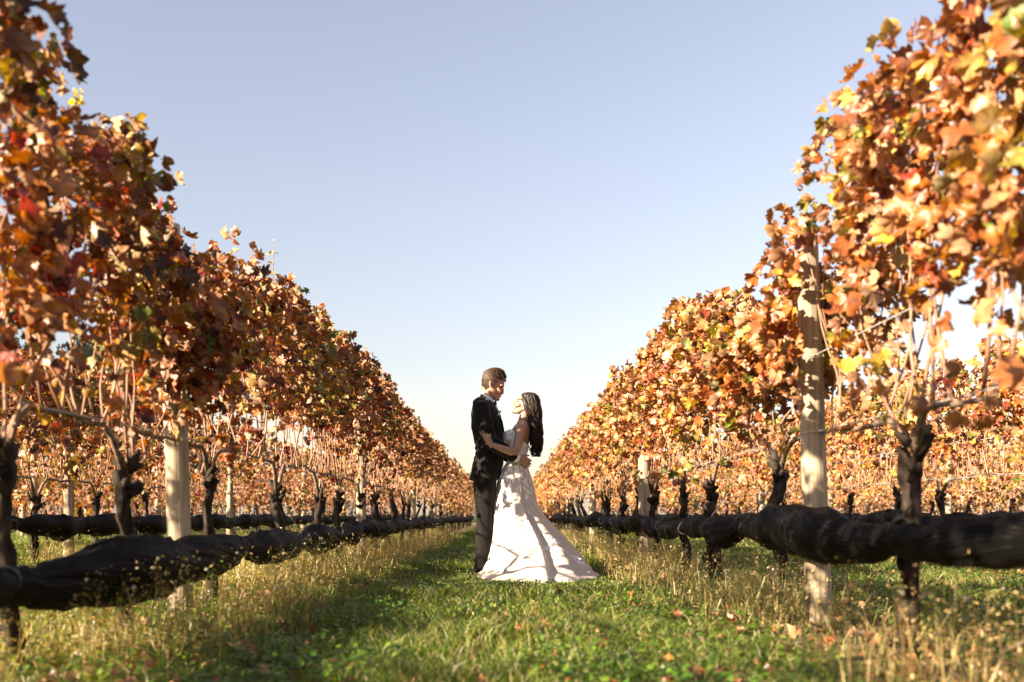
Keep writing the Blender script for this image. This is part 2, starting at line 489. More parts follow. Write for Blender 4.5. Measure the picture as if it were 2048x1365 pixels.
def trunk_mb(x, y, seed, fine=True):
    rr = random.Random(seed)
    mb = MB()
    base = gz(x, y)
    hx, hy, hz = x + rr.uniform(-.05, .05), y + rr.uniform(-.16, .16), rr.uniform(.66, .80)
    p = wobble((x, y, base - .05), (hx, hy, hz), 16 if fine else 6, .075, seed)
    if fine:
        p = [q + Vector((.016 * noise.noise(Vector((i * .8, seed, 3))), .022 * noise.noise(Vector((i * .8, seed, 8))), 0)) if 0 < i < len(p) - 1 else q for i, q in enumerate(p)]
    r0 = rr.uniform(.020, .037)
    rad = [r0 * (1.25 - .35 * i / (len(p) - 1) + .55 * noise.noise(Vector((i * .75, seed, 0)))) for i in range(len(p))]
    rad[-1] *= .8; rad[-2] *= 1.1; rad[-3] *= 1.15
    n = 10 if fine else 6
    mb.tube(p, rad, n + 4 if fine else n, rough=.75 if fine else .3, seed=seed)
    # knuckles of the head, old pruning spurs
    for k in range(8 if fine else 2):
        a = rr.uniform(0, 6.28); q = Vector((hx, hy, hz - rr.uniform(-.03, .12)))
        d = Vector((math.cos(a) * .06, math.sin(a) * .09, rr.uniform(-.01, .11)))
        mb.tube([q, q + d * .6, q + d], [.026, .021, .010], 6 if fine else 5, rough=.5, seed=seed + k)
    if rr.random() < .35:                       # a second stem
        dy = rr.choice((-1, 1)) * rr.uniform(.08, .16)
        p2 = wobble((x + .02, y + dy, base - .05), (hx, hy + dy * .3, hz - .06), 8 if fine else 5, .05, seed + 3)
        mb.tube(p2, [r0 * .8] * len(p2), n, rough=.4, seed=seed + 9)
    return mb, Vector((hx, hy, hz))

def arms_and_canes(x, y, head, half, row, seed, fine=True):
    rr = random.Random(seed + 77)
    arms, canes = [], []
    CH = .90
    for s in (-1, 1):
        end = Vector((x + rr.uniform(-.02, .02), y + s * half * rr.uniform(.85, 1.02), CH + rr.uniform(-.02, .02)))
        mid = Vector((x, head.y + s * .18, CH - .01))
        pts = [head - Vector((0, 0, .03)), head.lerp(mid, .6) + Vector((0, 0, .02)), mid] + [mid.lerp(end, t) + Vector((rr.uniform(-.012, .012), 0, rr.uniform(-.012, .012))) for t in (.25, .5, .75, 1)]
        arms.append((pts, [.018, .015, .012, .0105, .0095, .0085, .006]))
    nc = rr.randint(13, 17) if fine else 9
    for i in range(nc):
        cy = y + (i + rr.uniform(.1, .9)) / nc * 2 * half - half
        st = Vector((x + rr.uniform(-.02, .02), cy, CH + rr.uniform(-.03, .01)))
        if rr.random() < .14: st = head + Vector((rr.uniform(-.03, .03), rr.uniform(-.05, .05), rr.uniform(-.02, .06)))
        ty = cy + rr.uniform(-.16, .16)
        tp = float(top_at(row, np.array([ty]))[0]) - rr.uniform(.05, .5)
        en = Vector((x + rr.uniform(-.12, .12), ty, tp))
        bow = (rr.uniform(-.07, .07), rr.uniform(-.14, .14), -.04)
        p = wobble(st, en, 9 if fine else 5, .055, seed + i * 1.7, bow)
        r0 = rr.uniform(.0042, .0068)
        canes.append((p, [r0 * (1.15 - .75 * k / (len(p) - 1)) for k in range(len(p))]))
    return arms, canes

far_foliage = {}
def far_mesh(key, mat, n, size):
    """shared crowns of distant vines, origin on the ground below"""
    if key not in far_foliage:
        var = []
        for k in range(6):
            pos, tip, out, sz, _ = vine_leaves('R4', 0, 0, .80, n, 1, size)
            pos[:, 2] += .06 * np.sin(pos[:, 1] * 7 + k * 2)
            n_ = len(pos); low = rng.random(n_) < .26
            pos[low, 2] = rng.triangular(.42, 1.1, 1.25, low.sum())
            if key.startswith('sun_gap'): pos[:, 2] = np.where(pos[:, 2] < 1.62, 1.62 + rng.random(n_) * .45, pos[:, 2])  # crowns of unseen vines: low leaves moved up to let sun through
            v, f = leaf_cloud(pos, tip, out, sz, LS)
            v = v - np.array([0, 0, 0])
            var.append(np_mesh("foliage", v, f, M[mat]))
        far_foliage[key] = var
    return far_foliage[key]

far_wood = []
def far_wood_mesh():
    if not far_wood:
        for k in range(6):
            mb, head = trunk_mb(0, 60, 900 + k * 13, False)
            t = mb.mesh("trunk", M['bark'], (0, 60, 0))
            arms, canes = arms_and_canes(0, 60, head, .75, 'R4', 300 + k, False)
            c = MB()
            for p, r_ in arms: c.tube(p[1::2], r_[1::2], 4, cap=False)
            for p, r_ in canes: c.tube(p, [max(.0045, q) for q in r_], 3, cap=False)
            far_wood.append((t, c.mesh("canes", M['cane'], (0, 60, 0))))
    return far_wood

LOOK_L = ["russet-leaved", "dark copper-leaved", "red-brown-leaved", "brown and olive-leaved"]
ROWNAME = {'L1': 'row left of the couple', 'R1': 'row right of the couple', 'L2': 'second row to the left', 'R2': 'second row to the right',
           'L3': 'third row to the left', 'R3': 'third row to the right', 'L4': 'fourth row to the left', 'R4': 'fourth row to the right', 'L5': 'fifth row to the left', 'R5': 'fifth row to the right', 'L6': 'farthest row to the left', 'R6': 'farthest row to the right'}
ORD = ['first', 'second', 'third', 'fourth', 'fifth', 'sixth', 'seventh', 'eighth', 'ninth', 'tenth']
POSTS = {'L1': [-1.1, 5.07, 11.3, 17.5, 23.4, 29.4, 35.4, 41.4], 'R1': [-1.6, 4.63, 10.4, 16.9, 23.2, 29.4, 35.6, 41.8],
         'L2': [4.8, 10.9, 17.2, 23.5, 29.7, 35.9, 42], 'R2': [5.2, 11.4, 17.9, 24.1, 30.2, 36.3, 42.4],
         'L3': [10.5, 16.7, 22.6, 28.8, 35, 41.2], 'R3': [11, 17.3, 23.6, 29.8, 36, 42], 'L4': [16.4, 22.7, 29, 35, 41.2], 'R4': [17.2, 23.5, 29.7, 36, 42], 'L5': [29, 35, 41], 'R5': [29.7, 36, 42], 'L6': [35, 41], 'R6': [36, 42]}
def in_view(x, y, pad=.35):
    return y > .6 and (-.507 * y - pad) < x < (.522 * y + pad)

def vine_label(row, y, look):
    """by the post it stands beyond, counted from the camera among the posts in view"""
    x = ROW_X[row]
    if not in_view(x, y, .3): return f"grapevine of the {ROWNAME[row]}, just outside the picture", True
    ps = [p for p in POSTS[row] if in_view(x, p, .1)]
    before = [p for p in ps if p <= y]
    if y > (34 if row[1] == "1" else 26): return f"small distant grapevine near the far end of the {ROWNAME[row]}", True
    vs_ = sorted(v for v in VINES[row] if in_view(x, v, .3))
    if not before:
        k = [v for v in vs_ if v < ps[0]].index(y)
        m_ = len([v for v in vs_ if v < ps[0]])
        if m_ == 1: return f"{look} vine in front of the first post, {ROWNAME[row]}", False
        w_ = "nearest" if k == 0 else ORD[k]
        return f"{look} vine, {w_} before the first post, {ROWNAME[row]}", False
    pi = len(before) - 1
    nxt = ps[pi + 1] if pi + 1 < len(ps) else 1e9
    k = [v for v in vs_ if before[-1] <= v < nxt].index(y)
    return f"{look} vine, {ORD[k]} beyond the {ORD[pi]} post, {ROWNAME[row]}", False

def seq(a, b, st, seed):
    rr = random.Random(seed); o = []; y = a
    while y < b: o.append(round(y + rr.uniform(-.12, .12), 3)); y += st
    return o
VINES = {'L1': [-4.2, -2.7, -1.2, .4, 1.9, 3.37, 4.3, 5.5, 7.14, 8.73, 9.95, 11.25, 12.6, 14.1, 15.8, 17.3] + seq(18.9, 48, 1.5, 1),
         'R1': [-.6, .9, 2.3, 3.75, 5.35, 7.0, 8.2, 9.7, 11.1, 12.5, 13.9, 15.4] + seq(17.0, 48, 1.5, 2),
         'L2': seq(-5.0, 48, 1.5, 3), 'R2': seq(7.4, 48, 1.5, 4), 'L3': seq(2.0, 48, 1.5, 5), 'R3': seq(13.5, 48, 1.5, 6),
         'L4': seq(20, 48, 1.5, 7), 'R4': seq(19.5, 48, 1.5, 8), 'L5': seq(27, 48, 1.55, 9), 'R5': seq(27, 48, 1.55, 10), 'L6': seq(33.5, 48, 1.6, 12), 'R6': seq(33, 48, 1.6, 13)}

wood_rng = random.Random(5)
def grapevine(row, y, idx):
    x = ROW_X[row]; side = 1 if x < 0 else -1
    mat = 'leaf_red' if row[0] == 'L' else 'leaf_gold'
    look = ("tan and copper-leaved" if row[0] == 'R' else "russet-leaved")
    lab, far = vine_label(row, y, look)
    root = empty("grapevine", (x, y, 0), lab, "grapevine", f"grapevines of the {ROWNAME[row]}")
    seed = int(abs(x) * 100 + y * 37) + idx
    inner = row in ('L1', 'R1')
    ys_ = VINES[row]
    i = ys_.index(y)
    lo = ys_[i - 1] if i else y - 1.5
    hi = ys_[i + 1] if i + 1 < len(ys_) else y + 1.5
    half = min(.85, (hi - lo) / 4 + .06)
    seen = in_view(x, y, 1.0)
    near = inner and y < 24 and seen
    if not near and not (row in ('L2', 'R2') and seen and y < 19):
        t, c = wood_rng.choice(far_wood_mesh())
        put("trunk", t, root)
        o = put("canes", c, root); o['kind'] = 'stuff'
        fm = wood_rng.choice(far_mesh('sun_gap' + mat, mat, 330, 1.0) if (row == 'L2' and not seen) else far_mesh(mat + ('a' if y < 26 else 'b'), mat, 540 if y < 26 else 420, 1.15 if y < 26 else 1.3))  # second left row out of view: crowns shaped to let sun under
        o = put("foliage", fm, root); o['kind'] = 'stuff'
        hsc = float(np.mean(top_at(row, np.linspace(y - .5, y + .5, 5)))) / 2.08 if inner else random.uniform(.95, 1.03) - (.07 if row == 'L2' and not seen else 0)  # unseen second-row crowns kept lower so more sun clears them
        o.scale = (1, half / .76, hsc)
        return
    fine = y < 14
    mb, head = trunk_mb(x, y, seed, fine)
    mb.build("trunk", M['bark'], root)
    arms, canes = arms_and_canes(x, y, head, half, row, seed, True)
    for p, r_ in arms:
        a = MB(); a.tube(p, r_, 7 if fine else 5, rough=.3, seed=seed); a.build("cordon_arm", M['cordon'], root)
    if inner and y < 14:
        for p, r_ in canes:
            a = MB(); a.tube(p, r_, 5); a.build("cane", M['cane'], root)
    else:
        a = MB()
        for p, r_ in canes: a.tube(p, r_, 4, cap=False)
        o = a.build("canes", M['cane'], root); o['kind'] = 'stuff'
    n = 1300 if y < 13 else 1000
    n = int(n * half / .76)
    sc = 1.0 if y < 13 else 1.08
    pos, tip, out, size, lane = vine_leaves(row, x, y, half, n, side, sc)
    # a few leaves hanging low on the canes, among them below the canopy
    k = 8 if (row == 'L1' and 6 < y < 9.5) else 40
    lp, lt, ln, ls, ll = vine_leaves(row, x, y, half, k, side, .85)
    lp[:, 2] = rng.uniform(.78, 1.2, len(lp))
    pos = np.concatenate([pos, lp]); tip = np.concatenate([tip, lt]); out = np.concatenate([out, ln]); size = np.concatenate([size, ls]); lane = np.concatenate([lane, ll])
    m_ = 300 if (inner and y < 13) else (170 if inner else 90)
    order = np.argsort(-lane + rng.normal(0, .03, len(lane)))
    pick, rest = order[:m_], order[m_:]
    Rm = frames(tip, out)
    for q in pick:
        ob = bpy.data.objects.new("leaf", LEAF_ME[mat][int(rng.integers(0, 12))])
        mt = Matrix.Identity(4)
        s_ = float(size[q])
        for a_ in range(3):
            for b_ in range(3): mt[a_][b_] = float(Rm[q, a_, b_]) * s_
        mt[0][3], mt[1][3], mt[2][3] = float(pos[q, 0] - x), float(pos[q, 1] - y), float(pos[q, 2])
        COL.objects.link(ob)
        ob.parent = root
        ob.matrix_local = mt
    v, f = leaf_cloud(pos[rest], tip[rest], out[rest], size[rest], LT if fine else LS)
    o = put("foliage", np_mesh("foliage", v - np.array([x, y, 0]), f, M[mat]), root); o['kind'] = 'stuff'
    # pale young shoots above the top wire
    if fine:
        sb = MB(); P, T, N_, Z = [], [], [], []
        for _ in range(5):
            yy = y + random.uniform(-half, half); tp = float(top_at(row, np.array([yy]))[0])
            p0 = Vector((x + random.uniform(-.1, .1), yy, tp - .15)); p1 = p0 + Vector((random.uniform(-.08, .08), random.uniform(-.1, .1), random.uniform(.18, .34)))
            pts = wobble(p0, p1, 5, .02, random.random() * 50)
            sb.tube(pts, [.003, .0028, .0025, .002, .0016, .001], 4)
            for q in pts[2:]:
                for _k in range(random.randint(1, 2)):
                    P.append(q + Vector((random.uniform(-.02, .02), random.uniform(-.02, .02), 0))); T.append((random.uniform(-1, 1), random.uniform(-1, 1), random.uniform(-.3, .8))); N_.append((random.uniform(-1, 1), random.uniform(-1, 1), .6)); Z.append(random.uniform(.012, .026))
        so_ = sb.build("shoot", M['cane'], root)
        v, f = leaf_cloud(np.array(P), np.array(T), np.array(N_), np.array(Z), LS)
        o = put("shoot_leaves", np_mesh("shoot_leaves", v - np.array([x, y, 0]), f, M['leaf_tip']), so_); o['kind'] = 'stuff'

for row in VINES:
    for idx, y in enumerate(VINES[row]):
        grapevine(row, y, idx)

# ------------------------------------------------------------------ posts
def trellis_post(row, y, k):
    x = ROW_X[row] + random.uniform(-.015, .015)
    rr = random.Random(int(y * 100) + k)
    lean = Vector((-.035, 0, 0)) if (row in ('L1', 'R1') and 4 < y < 6) else Vector((rr.uniform(-.02, .02), rr.uniform(-.02, .02), 0))
    ps = [p for p in POSTS[row] if in_view(ROW_X[row], p, .1)]
    if y not in ps: lab = f"wooden trellis post of the {ROWNAME[row]}, just outside the picture"
    elif y > 24: lab = f"thin distant wooden trellis post near the far end of the {ROWNAME[row]}"
    else:
        i = ps.index(y)
        if row == 'L1' and i == 0: lab = "thick pale wooden post rising behind the rolled net, first post of the left row"
        elif row == 'R1' and i == 0: lab = "tall pale round wooden post behind the rolled net, first post of the right row"
        else: lab = f"pale wooden trellis post, {ORD[i]} from the camera in the {ROWNAME[row]}"
    root_h = 2.0 if row != 'R1' or k != 1 else 1.86
    mb = MB()
    r0 = rr.uniform(.055, .062)
    kk = 14
    pts = [Vector((x, y, gz(x, y) - .1)) + lean * (i / kk * root_h) * 1.0 + Vector((0, 0, i / kk * (root_h + .1))) for i in range(kk + 1)]
    mb.tube(pts, [r0 * (1.04 - .1 * i / kk) for i in range(kk + 1)], 16 if y < 14 else 8, rough=.07, seed=y)
    o = put("trellis_post", mb.mesh("trellis_post", M['post'], (x, y, 0)), None, (x, y, 0))
    props(o, lab, "post", f"trellis posts of the {ROWNAME[row]}")
    if y < 14:
        for h in (.9, 1.25, 1.55, 1.85):
            st = MB(); c = Vector((x, y, h)) + lean * h
            st.tube([c + Vector((r0 * 1.04 * math.cos(a), r0 * 1.04 * math.sin(a), .004 * math.sin(3 * a))) for a in np.linspace(0, 6.2, 15)], .0024, 4)
            st.build("wire_wrap", M['wire'], o)
for row in POSTS:
    for k, y in enumerate(POSTS[row]): trellis_post(row, y, k)

# ------------------------------------------------------------------ trellis wires
WN = {.9: 'lowest', 1.25: 'second lowest', 1.55: 'middle', 1.85: 'topmost'}
for row, y0 in (('L1', -4), ('R1', -2), ('L2', 4), ('R2', 5)):
    for h in (.9, 1.25, 1.55, 1.85):
        x = ROW_X[row] + (.062 if ROW_X[row] < 0 else -.062)
        pp = POSTS[row]
        pts = []
        for a, b in zip(pp[:-1], pp[1:]):
            for t in (0, .25, .5, .75): pts.append((x, a + (b - a) * t, h + (0, -.012, -.018, -.012)[int(t * 4)]))
        pts.append((x, pp[-1], h))
        mb = MB(); mb.tube(pts, .0021, 5)
        o = put("trellis_wire", mb.mesh("trellis_wire", M['wire'], (x, y0, h)), None, (x, y0, h))
        props(o, f"{WN[h]} thin steel trellis wire along the {ROWNAME[row]}", "wire", "trellis wires")

# ------------------------------------------------------------------ rolled bird nets
def rolled_net(row, y0, y1, hfun, rfun, ties, lab, fine=True):
    s = 1 if ROW_X[row] < 0 else -1
    xc = ROW_X[row] + s * .15
    root = empty("rolled_net", (xc, y0, 0), lab, "net", "rolled bird nets along the rows")
    step = .03 if fine else .08
    m_ = int((y1 - y0) / step); n = 44 if fine else 16
    ties = np.array(ties)
    V = np.zeros((m_ + 1, n, 3)); UV = np.zeros((m_ + 1, n, 2))
    tw = 0
    for i in range(m_ + 1):
        y = y0 + i * (y1 - y0) / m_
        d = np.min(np.abs(ties - y)) if len(ties) else 1
        k = int(np.searchsorted(ties, y))
        pinch = .48 + .52 * min(1, d / .45) ** .7
        wob = noise.noise(Vector((y * 1.3, ROW_X[row], 4.4)))
        r = rfun(y) * pinch * (1 + .5 * wob + .3 * noise.noise(Vector((y * 3.1, 1, ROW_X[row]))))
        h = hfun(y) + .05 * noise.noise(Vector((y * .8, ROW_X[row], 9))) + (.012 if d < .15 else 0)
        xx = xc + .03 * noise.noise(Vector((y * .9, ROW_X[row], 2)))
        tws = (1.5 if k % 2 else -1.1) * y
        for j in range(n):
            a = 2 * math.pi * j / n
            ca, sa = math.cos(a), math.sin(a)
            fo = .10 * noise.noise(Vector((math.cos(a + tws) * 1.6, math.sin(a + tws) * 1.6, y * .9 + k * 7))) \
               + .12 * (1 - abs(noise.noise(Vector((math.cos(a + tws) * 3.6, math.sin(a + tws) * 3.6, y * 1.4 + k * 3)))) * 3.0) \
               + .07 * noise.noise(Vector((math.cos(a + tws) * 6, math.sin(a + tws) * 6, y * 3.5)))
            rr_ = r * (1 + fo)
            V[i, j] = (xx + rr_ * ca * .95, y, h + rr_ * sa * (1.0 if sa > 0 else 1.1))
            UV[i, j] = (y, j / n * .7 + tws * .11)
    v = V.reshape(-1, 3) - np.array([xc, y0, 0])
    I = np.arange((m_ + 1) * n).reshape(m_ + 1, n)
    f = np.stack([I[:-1], np.roll(I, -1, 1)[:-1], np.roll(I, -1, 1)[1:], I[1:]], 2).reshape(-1, 4)
    me = np_mesh("net_roll", v, f, M['net'], True)
    uvl = me.uv_layers.new(name="UVMap")
    lu = UV.reshape(-1, 2)[f.ravel()]
    # unwrap the seam
    js = (f % n).reshape(-1, 4); seam = (js.max(1) == n - 1) & (js.min(1) == 0)
    lu = lu.reshape(-1, 4, 2); fix = seam[:, None] & (js == 0); lu[..., 1] = np.where(fix, lu[..., 1] + .7, lu[..., 1])
    uvl.data.foreach_set('uv', lu.astype(np.float32).ravel())
    put("net_roll", me, root)
    for t in ties:
        if not (y0 < t < y1): continue
        mb = MB()
        r = rfun(t) * .56
        h = hfun(t) + .012
        mb.tube([(xc + r * 1.05 * math.cos(a), t + .02 * math.sin(2 * a), h + r * 1.1 * math.sin(a)) for a in np.linspace(0, 6.25, 18)], .006, 5)
        # tied up to the trunk or wire
        mb.tube([(xc, t, h + r), (xc - s * .08, t, h + r + .1), (xc - s * .15, t, .72)], .003, 4)
        mb.build("tie", M['tie'], root)

rolled_net('L1', -2.5, 46, lambda y: np.interp(y, [0, 3.5, 5.5, 7.5, 10, 14, 46], [.30, .30, .325, .335, .36, .37, .36]), lambda y: np.interp(y, [0, 6, 9, 46], [.088, .086, .082, .078]),
           [-.5, 1.4, 2.95, 5.6, 7.35, 8.9, 10.2, 11.6, 13.1, 14.7, 16.2, 17.8, 19.4, 21, 22.6], "thick black rolled bird net tied along the foot of the row left of the couple")
rolled_net('R1', -1.5, 46, lambda y: np.interp(y, [0, 3, 4.5, 7, 10, 14, 46], [.46, .455, .45, .41, .42, .43, .42]), lambda y: np.interp(y, [0, 3, 4.5, 6, 9, 46], [.066, .068, .073, .076, .076, .076]),
           [.6, 2.2, 3.35, 5.45, 6.55, 7.35, 8.45, 9.6, 10.8, 12.2, 13.6, 15, 16.5, 18, 19.6, 21.2], "thick black rolled bird net tied along the foot of the row right of the couple")
for row, y0, lab in (('L2', 6, "thin black rolled bird net along the second row to the left"), ('R2', 6, "thin black rolled bird net along the second row to the right"),
                     ('L3', 11, "distant black rolled bird net along the third row to the left"), ('R3', 11, "distant black rolled bird net along the third row to the right")):
    rolled_net(row, y0, 46, lambda y: .40 if row[0] == 'L' else .43, lambda y: .10, seq(y0, 46, 1.6, 11), lab, False)

# ------------------------------------------------------------------ far trees
def tree(x, y, h, wdt, mat, lab, n=2600, group="trees beyond the vineyard", seed=0):
    rr = random.Random(seed)
    root = empty("tree", (x, y, 0), lab, "tree", group)
    mb = MB()
    mb.tube(wobble((x, y, -.1), (x + rr.uniform(-.4, .4), y, h * .8), 9, .25, seed), [h * .028 * (1 - .085 * i) for i in range(10)], 8, rough=.2)
    cl = []
    for k in range(26):
        a = rr.uniform(0, 6.28); z = h * rr.uniform(.28, .95)
        q = (z / h)
        rad = wdt * (.95 - .75 * max(0, q - .35)) * rr.uniform(.25, 1)
        e = Vector((x + math.cos(a) * rad, y + math.sin(a) * rad, z))
        s_ = Vector((x, y, z * .72))
        mb.tube(wobble(s_, e, 4, .15, seed + k), [h * .008, h * .006, h * .005, h * .003, h * .002], 5, cap=False)
        cl.append((e, wdt * rr.uniform(.22, .42)))
    mb.build("trunk", M['trunk'], root)
    r2 = np.random.default_rng(seed)
    P = []
    for e, c in cl:
        d = r2.normal(0, 1, (n // 26, 3)); d /= np.linalg.norm(d, axis=1, keepdims=True)
        P.append(np.array(e) + d * c * r2.random((n // 26, 1)) ** .4 * np.array([1, 1, .75]))
    P = np.concatenate(P); N_ = r2.normal(0, 1, P.shape) + np.array([0, 0, .6]); T = r2.normal(0, 1, P.shape) + np.array([0, 0, -.3])
    v, f = leaf_cloud(P, T, N_, r2.uniform(.10, .2, len(P)) * h / 9, LS)
    o = put("crown", np_mesh("crown", v - np.array([x, y, 0]), f, M[mat]), root)
tree(-32.5, 62, 15.5, 5.0, 'tree_leaf', "tall blue-green tree at the left edge of the picture, behind the rows", 5200, seed=1)
tree(-27.5, 66, 13.0, 4.4, 'tree_leaf', "second tall blue-green tree from the left edge, behind the rows", 4600, seed=2)
tree(-23.0, 60, 10.5, 3.6, 'tree_leaf', "blue-green tree seen through the canes just left of the nearest left post", 3600, seed=3)
tree(-2.55, 74, 3.6, 1.6, 'tree_leaf', "small green tree at the far end of the lane, left of the man", 1500, seed=4)
tree(-5.6, 84, 5.0, 2.4, 'tree_gold', "small yellowish tree behind the far end of the row left of the couple", 1500, seed=5)
tree(8.0, 88, 4.6, 2.4, 'tree_gold', "small yellowish tree behind the far end of the row right of the couple", 1500, seed=6)

# ------------------------------------------------------------------ grass, weeds, litter (stuff)
ROWS_ARR = np.array(list(ROW_X.values()))
def row_dist(x): return np.min(np.abs(x[:, None] - ROWS_ARR[None]), axis=1)
def vnoise(x, y, s, seed):
    return np.array([noise.noise(Vector((a * s, b * s, seed))) for a, b in zip(x, y)])
def gzs(x, y): return np.array([gz(a, b) for a, b in zip(x, y)])
def sample_ground(n, ya, yb, p):
    """points in the ground the photograph sees, denser near the camera"""
    u = rng.random(n)
    e = 2 - p
    y = (ya ** e + u * (yb ** e - ya ** e)) ** (1 / e)
    x = rng.uniform(-.535, .55, n) * y + rng.uniform(-.2, .2, n)
    return x, y

def blades(x, y, z, h, wd, lean, kink=.5):
    """curved three-triangle blades"""
    n = len(x)
    a = rng.uniform(0, 2 * math.pi, n)
    ca, sa = np.cos(a), np.sin(a)
    la = rng.uniform(0, 2 * math.pi, n)
    lx, ly = np.cos(la) * lean * h, np.sin(la) * lean * h
    b = np.stack([x, y, z], 1)
    s = np.stack([ca, sa, np.zeros(n)], 1) * wd[:, None] / 2
    mid = b + np.stack([lx * .35, ly * .35, h * .58], 1)
    tip = b + np.stack([lx, ly, h * (1 - .25 * lean)], 1)
    V = np.stack([b - s, b + s, mid - s * .8, mid + s * .8, tip], 1).reshape(-1, 3)
    o = (np.arange(n) * 5)[:, None]
    F = np.concatenate([o + np.array([[0, 1, 3]]), o + np.array([[0, 3, 2]]), o + np.array([[2, 3, 4]])])
    return V, F

x, y = sample_ground(300000, 2.5, 26, 1.35)
d = row_dist(x)
t = vnoise(x, y, 1.6, 1.0)
keep = (rng.random(len(x)) < np.clip((d - .25) / .5, .12, 1)) & (rng.random(len(x)) < .75 + .9 * t)
x, y, t, d = x[keep], y[keep], t[keep], d[keep]
h = (rng.uniform(.025, .075, len(x)) * (1 + .9 * np.clip(t, -.4, 1))) * (1 + .02 * y)
wd = (.0018 + .0008 * y) * rng.uniform(.7, 1.3, len(x))
# trodden under and around the dress
near_d = np.clip(1.25 - np.hypot((x - .15) / 1.25, (y - 8.2) / 1.5), 0, 1)
h = h * (1 - .75 * np.minimum(1, near_d * 3))
v, f = blades(x, y, gzs(x, y), h, wd, rng.uniform(.3, 1.1, len(x)))
o = put("grass", np_mesh("grass", v, f, M['grass']))
props(o, "short green grass covering the lane between the rows", "grass", kind='stuff')

# long tufts in the lane
tx, ty, th = [], [], []
for k in range(150):
    y0 = random.uniform(3.0, 11); x0 = random.gauss(.25, .35) if random.random() < .6 else random.uniform(-1.1, 1.0)
    m_ = random.randint(25, 60)
    tx += [x0 + random.gauss(0, .07) for _ in range(m_)]; ty += [y0 + random.gauss(0, .07) for _ in range(m_)]; th += [random.uniform(.06, .16) for _ in range(m_)]
tx, ty, th = map(np.array, (tx, ty, th))
ok = np.hypot((tx - .15) / 1.2, (ty - 8.2) / 1.5) > 1
tx, ty, th = tx[ok], ty[ok], th[ok]
v, f = blades(tx, ty, gzs(tx, ty), th, np.full(len(tx), .0042) + .0004 * ty, rng.uniform(.5, 1.2, len(tx)))
o = put("grass_tufts", np_mesh("grass_tufts", v, f, M['grass']))
props(o, "longer grass tufts down the middle of the lane", "grass", kind='stuff')

# low broad-leaved weeds and clover
x, y = sample_ground(90000, 2.5, 18, 1.3)
t = vnoise(x, y, 1.1, 5.0)
d = row_dist(x)
keep = (t + .5 * np.clip(1.15 - d, -.6, .55) + rng.normal(0, .08, len(x)) > .06) & (np.hypot((x - .15) / 1.2, (y - 8.2) / 1.4) > 1)
x, y = x[keep], y[keep]
n = len(x)
pos = np.stack([x, y, gzs(x, y) + rng.uniform(.015, .09, n)], 1)
oct_v = np.array([(0, 0, 0.06)] + [(math.cos(a) * (1 if k % 2 else .8), math.sin(a) * (1 if k % 2 else .8), 0) for k, a in enumerate(np.linspace(0, 2 * math.pi, 7)[:-1])], np.float32)
oct_f = np.array([(0, i, i % 6 + 1) for i in range(1, 7)], np.int32)
v, f = leaf_cloud(pos, np.stack([rng.normal(0, 1, n), rng.normal(0, 1, n), rng.normal(0, .25, n)], 1), np.stack([rng.normal(0, .35, n), rng.normal(0, .35, n), np.ones(n)], 1), rng.uniform(.004, .013, n) * (1 + .03 * y), [(oct_v, oct_f)])
o = put("clover", np_mesh("clover", v, f, M['clover']))
props(o, "low clover and broad-leaved weeds along the lane edges", "ground cover", kind='stuff')

